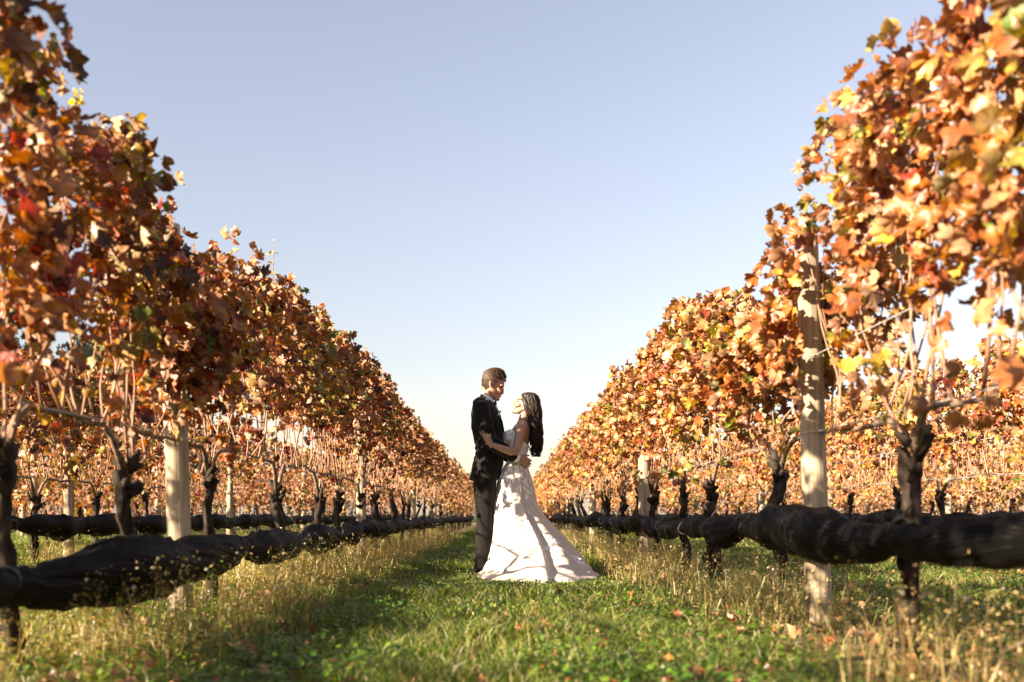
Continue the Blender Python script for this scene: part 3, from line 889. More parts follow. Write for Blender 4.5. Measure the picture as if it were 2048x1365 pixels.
# tall dry weeds under the vines
def weeds():
    V, F, off = [], [], 0
    fx, fy, fz = [], [], []
    px, py, ph = [], [], []
    for row, cnt, ya, yb, sg in (('L1', 9500, 2.4, 22, .30), ('R1', 5600, 2.4, 22, .30), ('L2', 1500, 8.5, 24, .3), ('R2', 1500, 8.5, 24, .3)):
        for _ in range(cnt):
            yy = ya * (yb / ya) ** random.random()
            s = 1 if ROW_X[row] < 0 else -1
            xx = ROW_X[row] + s * .16 + random.gauss(0, sg)
            dens = noise.noise(Vector((xx * .9, yy * .9, 2.2)))
            if random.random() > .55 + 1.5 * dens or abs(xx) < .85 or (yy < 4.6 and random.random() < (.25 if row == 'L1' else .5)): continue
            px.append(xx); py.append(yy); ph.append(random.uniform(.08, .34) * (1 + .5 * dens))
    px, py, ph = np.array(px), np.array(py), np.array(ph)
    pz = gzs(px, py)
    n = len(px)
    v, f = blades(px, py, pz, ph, np.full(n, .0018) + .0004 * py, rng.uniform(.15, .8, n))
    V.append(v); F.append(f); off = len(v)
    # side leaves and seed heads up the stem
    idx = np.repeat(np.arange(n), 13)
    u = rng.uniform(.25, 1.05, len(idx))
    P = np.stack([px[idx] + rng.normal(0, .020, len(idx)), py[idx] + rng.normal(0, .020, len(idx)), pz[idx] + ph[idx] * u], 1)
    T = np.stack([rng.normal(0, 1, len(idx)), rng.normal(0, 1, len(idx)), rng.uniform(-.2, 1.2, len(idx))], 1)
    N_ = rng.normal(0, 1, P.shape)
    lv = np.array([(-.22, 0, 0), (.22, 0, 0), (0, 1, .1), (0, -.5, 0)], np.float32); lf = np.array([(0, 1, 2), (0, 3, 1)], np.int32)
    v, f = leaf_cloud(P, T, N_, rng.uniform(.004, .012, len(idx)) * (1 + .04 * py[idx]), [(lv, lf)])
    V.append(v); F.append(f + off)
    o = put("dry_weeds", np_mesh("dry_weeds", np.concatenate(V), np.concatenate(F), M['weed']))
    props(o, "straw-coloured dry weeds gone to seed beneath the vines", "weeds", kind='stuff')
    # pale fluffy heads
    sel = rng.choice(n, 420, replace=False)
    P = np.stack([px[sel], py[sel], pz[sel] + ph[sel] + .01], 1)
    ov = np.array([(1, 0, 0), (-1, 0, 0), (0, 1, 0), (0, -1, 0), (0, 0, 1), (0, 0, -1)], np.float32)
    of = np.array([(0, 2, 4), (2, 1, 4), (1, 3, 4), (3, 0, 4), (2, 0, 5), (1, 2, 5), (3, 1, 5), (0, 3, 5)], np.int32)
    v, f = leaf_cloud(P, rng.normal(0, 1, P.shape), rng.normal(0, 1, P.shape), rng.uniform(.005, .010, len(sel)), [(ov, of)])
    o = put("seed_heads", np_mesh("seed_heads", v, f, M['fluff'], True))
    props(o, "small white fluffy seed heads among the dry weeds", "seed heads", kind='stuff')
weeds()

# fallen vine leaves
n = 2600
x, y = sample_ground(n, 2.6, 16, 1.2)
keep = (rng.random(n) < np.where(row_dist(x) < .8, .9, .25)) & (np.hypot((x - .15) / 1.1, (y - 8.2) / 1.4) > 1); x, y = x[keep], y[keep]; n = len(x)
P = np.stack([x, y, gzs(x, y) + rng.uniform(.02, .05, n)], 1)
v, f = leaf_cloud(P, np.stack([rng.normal(0, 1, n), rng.normal(0, 1, n), rng.normal(0, .3, n)], 1), np.stack([rng.normal(0, .5, n), rng.normal(0, .5, n), np.ones(n)], 1), rng.uniform(.02, .045, n), LS)
o = put("fallen_leaves", np_mesh("fallen_leaves", v, f, M['leaf_fallen']))
props(o, "brown and tan vine leaves fallen on the grass", "fallen leaves", kind='stuff')

# ------------------------------------------------------------------ the couple
CX, CY = -.107, 9.05
ZG = gz(CX, CY)
def G(u, v, y=0.0):
    """metres from tenths measured on the figures: u along the lane's width, v down from above the heads, y depth"""
    return Vector((CX + (u - 300) / 626, CY + y, 2.02 - v / 626 + ZG))

def slices(tab, n=28, yc=None, egg=0.0, sub=1, pw=2.0, front=1):
    """rings from rows (v, u_back, u_front, half width [, y centre]), interpolated smoothly"""
    tab = [tuple(r) + ((0.0,) if len(r) == 4 else ()) for r in tab]
    A = np.array(tab, float)
    if sub > 1:
        t = np.arange(len(A)); tt = np.linspace(0, len(A) - 1, (len(A) - 1) * sub + 1)
        B = np.zeros((len(tt), A.shape[1]))
        for c in range(A.shape[1]):
            y = A[:, c]; m = np.gradient(y)
            i = np.minimum(tt.astype(int), len(A) - 2); f = tt - i
            B[:, c] = (2 * f**3 - 3 * f**2 + 1) * y[i] + (f**3 - 2 * f**2 + f) * m[i] + (-2 * f**3 + 3 * f**2) * y[i + 1] + (f**3 - f**2) * m[i + 1]
        A = B
    rings = []
    for v, ub, uf, w_, y0 in A:
        c = (ub + uf) / 2; r = (uf - ub) / 2 / 626
        ring = []
        for j in range(n):
            a = 2 * math.pi * j / n
            ca, sa = math.cos(a), math.sin(a)
            ex = 2 / pw
            xx = r * math.copysign(abs(ca) ** ex, ca); yy = w_ * math.copysign(abs(sa) ** ex, sa)
            yy *= 1 - egg * max(0, ca)
            p = G(c, v, y0); ring.append((p.x + xx, p.y + yy, p.z))
        rings.append(ring)
    return rings

def remeshed(mb, name, mat, parent, voxel, smooth=4, dec=None, wrinkle=None):
    me = mb.mesh(name, None, (0, 0, 0))
    o = bpy.data.objects.new(name + "_raw", me); COL.objects.link(o)
    a = o.modifiers.new("r", 'REMESH'); a.mode = 'VOXEL'; a.voxel_size = voxel
    b = o.modifiers.new("s", 'SMOOTH'); b.iterations = smooth; b.factor = .5
    if dec:
        d = o.modifiers.new("d", 'DECIMATE'); d.ratio = dec
    dg = bpy.context.evaluated_depsgraph_get()
    m2 = bpy.data.meshes.new_from_object(o.evaluated_get(dg))
    bpy.data.objects.remove(o)
    org = Vector((0, 0, 0)); q = parent
    while q is not None: org += q.location; q = q.parent
    m2.name = name
    nv = len(m2.vertices)
    co = np.zeros(nv * 3, np.float32); m2.vertices.foreach_get('co', co); co = co.reshape(-1, 3)
    if wrinkle:
        no = np.zeros(nv * 3, np.float32); m2.vertices.foreach_get('normal', no); no = no.reshape(-1, 3)
        amt = np.array([wrinkle(p) for p in co])
        co = co + no * amt[:, None]
    co = co - np.array(org)
    m2.vertices.foreach_set('co', co.ravel().astype(np.float32))
    m2.polygons.foreach_set('use_smooth', [True] * len(m2.polygons))
    m2.materials.clear(); m2.materials.append(mat)
    m2.update()
    return put(name, m2, parent)

def hand(mb, wrist, d, nrm, size, curl, thumb_side, spread=.12, thumb_dir=None):
    """palm and five fingers: d towards the fingers, nrm out of the palm side (fingers bend that way)"""
    d = Vector(d).normalized(); nrm = Vector(nrm); nrm = (nrm - d * nrm.dot(d)).normalized()
    s = d.cross(nrm) * thumb_side
    W = Vector(wrist); L = size
    mb.tube([W - d * .03 * 1, W + d * L * .05, W + d * L * .25, W + d * L * .45, W + d * L * .52], [(.024, .019), (.026, .018), (.038, .015), (.042, .014), (.038, .010)], 12, flat=s)
    for i, (off, ln) in enumerate(((.030, .44), (.010, .50), (-.011, .47), (-.031, .37))):
        base = W + d * L * (.47 - (.02 if i == 3 else 0)) + s * off
        dirn = (d + s * spread * (1.2 - i * .8)).normalized()
        pts = [base - dirn * .02]; p = base; dd = dirn.copy()
        pts.append(p)
        for k, fr in enumerate((.44, .31, .25)):
            ang = curl * (1.0 + .25 * i) * (1, 1.15, .7)[k]
            dd = (dd * math.cos(ang) + nrm * math.sin(ang)).normalized()
            nrm2 = nrm
            p = p + dd * ln * L * fr
            pts.append(p)
        mb.tube(pts, [.0095, .0098, .0088, .0078, .0058], 8)
    tb = W + d * L * .14 + s * .026
    td = Vector(thumb_dir).normalized() if thumb_dir else (d * .6 + s * .75 + nrm * .2).normalized()
    mb.tube([tb - td * .015, tb + td * L * .12, tb + td * L * .25 + d * .004, tb + td * L * .36 + d * .012], [.014, .0125, .0105, .007], 8)

# ---------------- the man
man = empty("person", (CX, CY, ZG), "man in black tuxedo and bow tie holding the woman in white", "person")
HM = [(108, 288, 318, .022), (113, 272, 334, .040), (125, 254, 352, .060), (145, 244, 363, .073), (165, 241.5, 366.5, .0785), (185, 242, 367.5, .079), (203, 243, 364, .078),
      (217, 246, 356.5, .0755), (232, 249, 351, .072), (250, 253, 346, .067), (262, 259, 341, .061), (275, 272, 336.5, .050), (286, 291, 330, .034), (291, 302, 323, .018)]
mb = MB()
mb.grid(slices(HM, 30, egg=.32, sub=3))
mb.tube([G(268, 205), G(267, 235), G(266, 265), G(264, 310)], [.050, .053, .057, .072], 18)
mb.tube([G(354, 204), G(356, 218), G(356.5, 232), G(354.5, 244), G(347, 250)], [.010, .011, .0125, .0135, .009], 8)         # nose
for s in (-1, 1):
    mb.ball(G(349, 247, s * .013), (.009, .007, .007))
    mb.tube([G(346, 205, s * .055), G(357, 201, s * .035), G(362, 204, s * .012)], [.008, .010, .008], 6)              # brow ridge
    mb.tube([G(328, 222, s * .058), G(341, 232, s * .047), G(345, 242, s * .034)], [.013, .016, .011], 8)              # cheek
    mb.tube([G(305, 262, s * .05), G(325, 280, s * .024)], [.015, .012], 8)                                            # jaw
mb.tube([G(341, 256, -.022), G(346.5, 255, 0), G(341, 256, .022)], [.005, .007, .005], 6)
mb.tube([G(339, 265, -.018), G(343.5, 265, 0), G(339, 265, .018)], [.005, .008, .005], 6)
mb.ball(G(331, 280), (.016, .020, .014))
# trunk, legs, arms under the clothes
TJ = [(261, 226, 258, .040), (275, 214, 278, .085), (290, 204, 294, .145), (306, 194, 307, .195), (330, 184, 322, .222), (360, 179, 334, .228), (400, 176.5, 347, .225), (450, 180, 356, .212), (500, 190, 362, .198), (545, 199, 365, .190),
      (580, 201, 366, .192), (620, 193, 364, .198), (660, 183, 357, .205), (700, 173, 346, .212), (738, 164, 334, .218)]
def shrink(tab, a, b):
    return [(v, ub + a, uf - a, max(.02, w_ - b)) + tuple(r) for v, ub, uf, w_, *r in tab]
mb.grid(slices(shrink([r for r in TJ if r[0] < 700], 12, .03), 24, sub=2))
for s in (-1, 1):
    mb.tube([G(255, 660, s * .09), G(252, 800, s * .095), G(250, 950, s * .1), G(246, 1090, s * .1), G(232, 1225, s * .1)], [.095, .085, .062, .058, .042], 12)
    mb.tube([G(226, 1240, s * .1), G(262, 1250, s * .11), G(290, 1254, s * .115)], [.036, .033, .024], 10)
    mb.tube([G(238, 330, s * .19), G(262, 430, s * .255), G(300, 548, s * .285)], [.06, .05, .042], 12)
    mb.tube([G(300, 548, s * .285), G(370, 580, s * .255), G(446, 622 if s < 0 else 634, s * .190)], [.042, .038, .027], 12)
# near hand spread on her back, far hand mirrored below it
mb2 = mb
hand(mb, G(446, 622, -.190), (.84, .42, -.34), (-.42, .90, -.05), .185, .36, 1, spread=.05, thumb_dir=(.80, .35, .25))
hand(mb, G(446, 634, .190), (.84, -.42, -.34), (-.42, -.90, -.05), .185, .36, -1, spread=.05, thumb_dir=(.80, -.35, .25))
body = remeshed(mb, "body", M['skin_man'], man, .0036, 4, .3)

# hair
def man_hair():
    rings = slices([(v, ub - 2.5, uf + (2.5 if v < 178 else .6), w_ + .0045, *r) for v, ub, uf, w_, *r in HM if v <= 250], 60, egg=.32, sub=6)
    rings = [[tuple(Vector(p) + Vector((0, 0, .005 if i < 14 else 0))) for p in r] for i, r in enumerate(rings)]
    def keep(u, v, y):
        lim = np.interp(u, [230, 262, 276, 282, 298, 302, 312, 318, 335, 352, 385], [232, 226, 214, 186, 180, 206, 206, 190, 172, 166, 178])
        if u > 345 and abs(y) < .05: lim -= 0
        return v < lim
    m = MB(); o = []
    n = len(rings[0])
    for r in rings: m.v.extend(r)
    uvz = [(300 + (p[0] - CX) * 626, (2.02 + ZG - p[2]) * 626, p[1] - CY) for p in m.v]
    for i in range(len(rings) - 1):
        for j in range(n):
            q = (i * n + j, i * n + (j + 1) % n, (i + 1) * n + (j + 1) % n, (i + 1) * n + j)
            if sum(keep(*uvz[k]) for k in q) >= 2: m.f.append(q)
    m.f.append(tuple(range(n))[::-1])
    nf = list(m.f)
    # short locks combed back from the forehead, clipped at the sides
    for _ in range(3200):
        q = random.choice(nf[:-1]); fa, fb = random.random(), random.random()
        p = (Vector(m.v[q[0]]) * (1 - fa) + Vector(m.v[q[1]]) * fa) * (1 - fb) + (Vector(m.v[q[3]]) * (1 - fa) + Vector(m.v[q[2]]) * fa) * fb
        u, v, y = 300 + (p.x - CX) * 626, (2.02 + ZG - p.z) * 626, p.y - CY
        if not keep(u, v + random.uniform(0, 5), y): continue
        c = G(305, 190)
        nr = (p - c).normalized()
        top = v < 160
        side = Vector((0, math.copysign(1, y) if abs(y) > .005 else 1, 0))
        d = (Vector((.75, 0, .1)) + nr * .16 + side * random.uniform(-.15, .25)) if top else (Vector((-.25, 0, -.9)) + nr * .10)
        d.normalize()
        ln = random.uniform(.014, .026) if top else random.uniform(.008, .014)
        m.tube([p - nr * .002, p + d * ln * .6 + nr * .001, p + d * ln], [.0019, .0015, .0003], 4, cap=False)
    # the lifted front
    for _ in range(160):
        yy = random.uniform(-.055, .055); u0 = random.uniform(338, 362)
        p = G(u0, 150 + abs(yy) * 120 + (u0 - 338) * .7, yy)
        m.tube([p, p + Vector((.018, 0, .006)), p + Vector((random.uniform(.020, .028), random.uniform(-.008, .008), random.uniform(-.016, -.006)))], [.004, .0035, .0008], 5, cap=False)
    return m
man_hair().build("hair", M['hair_man'], man)
for s in (-1, 1):
    e = MB(); e.ball(G(350, 214.5, s * .031), (.0075, .011, .005)); e.build("eye", M['dark'], man)
    e = MB(); e.tube([G(345, 208, s * .055), G(357, 202.5, s * .040), G(363, 205, s * .016)], [.0028, .0042, .003], 6); e.build("eyebrow", M['hair_man'], man)
    e = MB()
    e.tube([G(293, 182, s * .082), G(286, 187, s * .090), G(285, 200, s * .090), G(292, 214, s * .083), G(296, 216, s * .078)], [.006, .0075, .0075, .0085, .005], 8)
    e.tube([G(297, 188, s * .079), G(292, 200, s * .080), G(296, 210, s * .078)], [.009, .010, .007], 8)
    e.build("ear", M['skin_man'], man)
e = MB(); e.tube([G(337, 258.5, -.030), G(342, 260.5, -.016), G(345, 261, 0), G(342, 260.5, .016), G(337, 258.5, .030)], [.0015, .0042, .005, .0042, .0015], 6); e.build("teeth", M['teeth'], man)
e = MB(); e.tube([G(336, 257, -.032), G(343, 265, -.014), G(345, 266, 0), G(343, 265, .014), G(336, 257, .032)], [.0015, .0045, .005, .0045, .0015], 6); e.build("lips", M['lip_man'], man)

# jacket: trunk + sleeves grown together
def folds(f, amp, ax):
    return lambda p: amp * (noise.noise(Vector((p[0] * f * ax[0], p[1] * f * ax[1], p[2] * f * ax[2]))) + .6 * noise.noise(Vector((p[0] * f * 2.2 * ax[0] + 4, p[1] * f * 2.2 * ax[1], p[2] * f * 2.2 * ax[2]))))
jb = MB()
jb.grid(slices(TJ, 32, sub=3, pw=2.2))
for s in (-1, 1):
    jb.tube([G(226, 302, s * .165), G(236, 335, s * .212), G(250, 400, s * .243), G(272, 480, s * .268), G(296, 545, s * .285), G(306, 560, s * .285)], [(.062, .050), (.080, .066), (.078, .064), (.072, .060), (.068, .060), (.05, .05)], 18, flat=(1, 0, 0))
    jb.tube([G(296, 535, s * .283), G(330, 562, s * .276), G(375, 588, s * .256), G(425, 616, s * .220)], [.064, .064, .057, .050], 18)
def wr(p):
    a = folds(9, .006, (1, 1, 1.6))(p)
    v = (2.02 + ZG - p[2]) * 626; u = 300 + (p[0] - CX) * 626
    k = math.exp(-((v - 565) / 55) ** 2)
    return a + .005 * k * math.sin(v * .19 - u * .05 + 3 * noise.noise(Vector(p) * 6))
jacket = remeshed(jb, "jacket", M['suit'], man, .007, 5, .6, wr)
lp = MB()
for s in (-1, 1):
    lp.tube([G(232, 261, s * .055), G(258, 279, s * .074), G(284, 310, s * .090), G(312, 354, s * .097), G(342, 410, s * .085), G(361, 480, s * .050), G(364, 505, s * .020)],
            [(.004, .012), (.005, .019), (.005, .026), (.005, .031), (.005, .029), (.005, .018), (.004, .006)], 8, flat=(.6, -s * .8, .3))
lp.build("lapel", M['satin'], jacket)
b = MB(); b.box(G(214, 640, -.2), (.004, .004, .001))
sh = MB()
sh.grid(slices([(272, 262, 300, .055), (290, 262, 309, .066), (320, 270, 326, .075), (360, 280, 342, .078), (400, 290, 353, .07), (440, 300, 360, .055), (485, 310, 365, .03)], 24, sub=3))
shirt = sh.build("shirt", M['shirt'], man)
c = MB()
def ring(u0, v0, u1, v1, ry, rx, lift=0, n=28):
    pass
rings = []
for dv, k in ((0, 1.0), (-20, .97), (-22, 1.02), (0, 1.07)):
    r_ = []
    for j in range(32):
        a = 2 * math.pi * j / 32
        uu = 269 + 36 * k * math.cos(a); tilt = 19 * math.cos(a)
        p = G(uu, 282 + tilt + dv * (1 - .1 * math.cos(a)), .0655 * k * math.sin(a)); r_.append(p)
    rings.append(r_)
c.grid(rings, cap=False); c.build("collar", M['shirt'], shirt)
cf = MB(); cf.tube([G(421, 613.5, -.222), G(432, 619, -.214), G(444, 624, -.206)], [.041, .0405, .0395], 18); cf.build("cuff", M['shirt'], shirt)
cf = MB(); cf.tube([G(421, 613.5, .222), G(432, 619, .214), G(444, 624, .206)], [.041, .0405, .0395], 18); cf.build("cuff", M['shirt'], shirt)
bt = MB()
bt.ball(G(313, 303), (.018, .014, .017))
for s in (-1, 1):
    bt.tube([G(313, 303, s * .006), G(314, 302, s * .028), G(312, 303, s * .060), G(311, 304, s * .068)], [(.013, .008), (.022, .014), (.036, .016), (.032, .008)], 10, flat=(0, 0, 1))
bt.build("bow_tie", M['satin'], man)
# buttonhole flower
bf = MB()
c0 = G(335, 368, -.105)
for k in range(16):
    a = k * 2.4; r_ = .004 + .0016 * k ** .95
    bf.ball(c0 + Vector((.006 - .0009 * k, r_ * math.cos(a), r_ * math.sin(a))), (.006, .0085, .0085), 8, 5)
fl = bf.build("buttonhole_rose", M['rose'], man)
lf_ = MB()
for dx, dy, dz in ((.010, -.02, -.035), (.02, .01, -.04), (-.005, -.03, .022), (.018, .012, .03)):
    lf_.tube([c0, c0 + Vector((dx, dy, dz)) * .6, c0 + Vector((dx, dy, dz)) * 1.15], [(.004, .002), (.009, .003), (.001, .001)], 6)
lf_.build("sprig", M['sprig'], fl)

# trousers and shoes
tr = MB()
for s, du in ((-1, 0), (1, 6)):
    y0 = s * .098
    T_ = [(690, 184 + du, 325, .125, s * .08), (745, 188 + du, 322, .120, s * .088), (820, 195 + du, 316, .108, y0), (900, 201 + du, 309, .097, y0), (980, 205 + du, 304, .088, y0), (1060, 202 + du, 298, .083, y0), (1140, 197 + du, 291, .080, y0), (1200, 195 + du, 284, .078, y0), (1232, 197 + du, 278, .079, y0), (1248, 200 + du, 277, .080, y0)]
    tr.grid(slices(T_, 28, sub=3, pw=2.3))
def wt(p):
    v = (2.02 + ZG - p[2]) * 626
    a = folds(8, .005, (1, 1, .45))(p)
    k = max(0, (v - 1120) / 130)
    return a + .006 * k * math.sin(v * .16 + 3 * noise.noise(Vector(p) * 5)) - .004 * math.exp(-((v - 1000) / 30) ** 2)
remeshed(tr, "trousers", M['trousers'], man, .008, 4, .6, wt)
for s, du in ((-1, 0), (1, 6)):
    so_ = MB()
    so_.tube([G(193 + du, 1250, s * .098), G(205 + du, 1247, s * .098), G(235 + du, 1246, s * .1), G(268 + du, 1253, s * .106), G(295 + du, 1257, s * .112), G(308 + du, 1260, s * .114)],
             [(.026, .022), (.036, .033), (.042, .034), (.045, .025), (.038, .018), (.014, .008)], 14, flat=(0, 1, 0))
    shoe = so_.build("shoe", M['shoe'], man)
    sl_ = MB(); sl_.box(G(245 + du, 1264, s * .105), (.17, .075, .008)); sl_.box(G(206 + du, 1262, s * .098), (.055, .066, .016)); sl_.build("sole", M['shoe'], shoe)

# ---------------- the woman
BX = CX + (430 - 300) / 626
woman = empty("person", (BX, CY - .05, ZG), "woman in a white lace wedding dress with long dark wavy hair", "person")
HW = [(249, 480, 524, .030), (256, 463, 540, .052), (270, 451, 551, .067), (284, 440, 555, .0715), (298, 432, 555, .0715), (312, 425, 550, .069), (326, 421, 538, .063), (338, 419, 520, .055), (349, 415, 498, .044), (357, 417, 476, .030), (361, 424, 458, .018)]
mb = MB()
# (front is towards -x: the egg narrows the low-u side, so mirror the ring)
def mir(rings):
    out = []
    for r in rings:
        c = sum(p[0] for p in r) / len(r)
        out.append([(2 * c - p[0], p[1], p[2]) for p in r][::-1])
    return out
mb.grid(mir(slices(HW, 30, egg=.34, sub=3)))
mb.tube([G(492, 325), G(482, 365), G(475, 400), G(470, 440)], [.046, .043, .047, .07], 16)
mb.tube([G(440, 281), G(431, 291), G(422, 301), G(418.5, 305), G(425, 311)], [.008, .0085, .0095, .0095, .007], 8)
for s in (-1, 1):
    mb.ball(G(424, 308, s * .010), (.007, .006, .006))
    mb.tube([G(452, 283, s * .05), G(440, 279, s * .032), G(436, 280, s * .010)], [.006, .008, .006], 6)
    mb.tube([G(455, 315, s * .052), G(436, 318, s * .040), G(427, 322, s * .028)], [.013, .015, .010], 8)
mb.tube([G(421, 325, -.018), G(417, 324, 0), G(421, 325, .018)], [.004, .0065, .004], 6)
mb.tube([G(421, 338, -.015), G(416.5, 338, 0), G(421, 338, .015)], [.004, .007, .004], 6)
mb.ball(G(420, 351), (.014, .017, .013))
TW = [(400, 452, 498, .045), (412, 440, 506, .085), (424, 428, 511, .135), (440, 415, 514, .165), (465, 400, 515, .165), (490, 384, 513, .152), (512, 375, 510, .145), (535, 382, 505, .136), (565, 396, 496, .122), (600, 404, 488, .114), (640, 396, 492, .128), (690, 378, 503, .158), (740, 368, 512, .170)]
mb.grid(slices(TW, 26, sub=2))
for s in (-1, 1):
    mb.ball(G(393, 497, s * .062), (.050, .060, .052), 14, 10)
    mb.ball(G(462, 446, s * .150), (.055, .045, .055), 14, 10)
    mb.tube([G(460, 440, s * .155), G(448, 500, s * .205), G(440, 555, s * .265), G(428, 592, s * .315)], [.050, .043, .037, .033], 14)
    mb.tube([G(430, 588, s * .313), G(400, 590, s * .335), (G(350, 573, s * .345)), G(292, 550, s * .338)], [.035, .036, .030, .020], 14)
    mb.tube([G(430, 720, s * .08), G(425, 900, s * .08), G(425, 1100, s * .075), G(430, 1235, s * .07)], [.085, .075, .05, .035], 12)
    mb.tube([G(440, 1245, s * .07), G(415, 1250, s * .07), G(390, 1262, s * .07)], [.032, .03, .02], 10)
# hand laid on his sleeve, fingers up along his arm, thumb standing off
hand(mb, G(292, 550, -.338), (-.42, .10, .90), (-.15, .95, -.1), .165, .10, 1, spread=.10, thumb_dir=(.30, -.1, .95))
hand(mb, G(292, 550, .338), (-.42, -.10, .90), (-.15, -.95, -.1), .165, .10, -1, spread=.10, thumb_dir=(.30, .1, .95))
remeshed(mb, "body", M['skin_woman'], woman, .0036, 4, .3)
for s in (-1, 1):
    e = MB(); e.ball(G(440, 292, s * .029), (.0075, .011, .0048)); e.build("eye", M['dark'], woman)
    e = MB(); e.tube([G(454, 283, s * .050), G(443, 276.5, s * .036), G(437, 279, s * .014)], [.0025, .0038, .003], 6); e.build("eyebrow", M['hair_woman'], woman)
    e = MB(); e.ball(G(474, 337, s * .076), (.006, .006, .011)); e.build("earring", M['pearl'], woman)
e = MB(); e.tube([G(424, 328, -.024), G(418.5, 331, -.010), G(417.5, 331, 0), G(418.5, 331, .010), G(424, 328, .024)], [.0012, .0040, .0045, .004, .0012], 6); e.build("teeth", M['teeth'], woman)
e = MB()
e.tube([G(425, 327, -.026), G(418, 326, -.010), G(416, 326, 0), G(418, 326, .010), G(425, 327, .026)], [.0012, .0035, .0042, .0035, .0012], 6)
e.tube([G(425, 328, -.026), G(418, 336.5, -.010), G(415.5, 337, 0), G(418, 336.5, .010), G(425, 328, .026)], [.0012, .0042, .005, .0042, .0012], 6)
e.build("lips", M['lip_woman'], woman)

# long hair: an under-mass and many wavy locks
hb = MB()
hb.grid(mir(slices([(243, 482, 524, .035), (250, 468, 540, .060), (262, 466, 553, .077), (280, 468, 562, .084), (300, 470, 566, .086), (325, 478, 568, .088), (350, 484, 569, .092), (385, 492, 571, .098), (420, 506, 571, .102), (455, 516, 570, .098), (485, 520, 566, .085), (510, 524, 560, .062), (530, 530, 552, .035)], 40, sub=4)))
V0 = list(hb.v)
for i, p in enumerate(V0):
    q = Vector(p); k = noise.noise(Vector((q.x * 12, q.y * 22, q.z * 11)))
    z_ = (2.02 + ZG - q.z) * 626
    a = .010 + .022 * min(1, max(0, (z_ - 300) / 150))
    c = Vector((G(525, 0).x, CY, q.z)); d = (q - c); d.z = 0
    if d.length > 1e-6: hb.v[i] = tuple(q + d.normalized() * a * k * 1.6)
hair = hb.build("hair", M['hair_woman'], woman)
lk = MB()
for k in range(430):
    a = random.uniform(0, 2 * math.pi)
    ca, sa = math.cos(a), math.sin(a)
    if ca < -.80 and random.random() < .6: ca = -ca
    j = random.uniform(.84, 1.06)
    st = [(242, 503, .008), (248, 504, .056), (262, 511, .080), (285, 517, .088), (305, 519, .090), (345, 528, .093), (390, 533, .099), (440, 543, .104), (490, 546, .102), (535, 545, .088), (570, 544, .066), (606, 545, .040), (640, 541, .012)]
    hw = [4, 33, 45, 49, 49, 46, 38, 29, 33, 30, 27, 14, 5]
    end = random.choice((8, 8, 9, 9, 10, 10, 10, 11, 11))
    pts, rd = [], []
    ph = 1.6 * noise.noise(Vector((ca * 1.3, sa * 1.3, 3.3))) + random.gauss(0, .35); fr = random.uniform(1.22, 1.34)
    for q in range(end * 4 + 1):
        t = q / 4; i = min(int(t), len(st) - 2); f = t - i
        v = st[i][0] * (1 - f) + st[i + 1][0] * f; uc = st[i][1] * (1 - f) + st[i + 1][1] * f; wy = st[i][2] * (1 - f) + st[i + 1][2] * f; wx = hw[i] * (1 - f) + hw[i + 1] * f
        wav = .0 if v < 290 else min(1, (v - 290) / 130) * .026
        aa = ph + v / 626 * 6.28 * fr * 5.5
        u = uc + wx * ca * j + wav * 626 * .75 * math.cos(aa)
        pts.append(G(u, v, wy * sa * j + wav * math.sin(aa)))
        rd.append(.0058 * (1 - .75 * (q / (end * 4)) ** 2.5))
    lk.tube(pts, rd, 5, cap=False)
# strands swept back from the temple over the ear
for k in range(90):
    s = random.choice((-1, 1)); v0 = random.uniform(254, 285); u0 = 466 + random.uniform(-6, 6) + (285 - v0) * .1
    pts = [G(u0, v0, s * (.052 + (v0 - 254) * .0006)), G(u0 + 12, v0 + 26, s * .083), G(u0 + 24 + random.uniform(-4, 6), v0 + 60, s * .093), G(505 + random.uniform(-8, 10), v0 + 105, s * .097), G(520 + random.uniform(-8, 8), v0 + 150, s * random.uniform(.08, .105))]
    lk.tube(pts, [.003, .006, .007, .006, .003], 5, cap=False)
for k in range(110):      # flyaways
    a = random.uniform(0, 6.28); v0 = random.uniform(262, 480); n_ = 9
    j = 1.0; pts = []
    for q in range(n_):
        v = v0 + q * random.uniform(12, 17); t = np.interp(v, [242, 262, 305, 390, 440, 490, 535, 606, 640], [503, 511, 519, 533, 543, 546, 545, 545, 545]); hwv = np.interp(v, [242, 285, 345, 440, 535, 606, 640], [8, 49, 47, 31, 31, 22, 18]); j += random.uniform(-.01, .06)
        pts.append(G(t + hwv * j * math.cos(a) + 3 * math.sin(v * .07 + k), v, .095 * j * math.sin(a)))
    lk.tube(pts, [.0022] * (n_ - 1) + [.0006], 4, cap=False)
lk.build("locks", M['hair_woman'], hair)

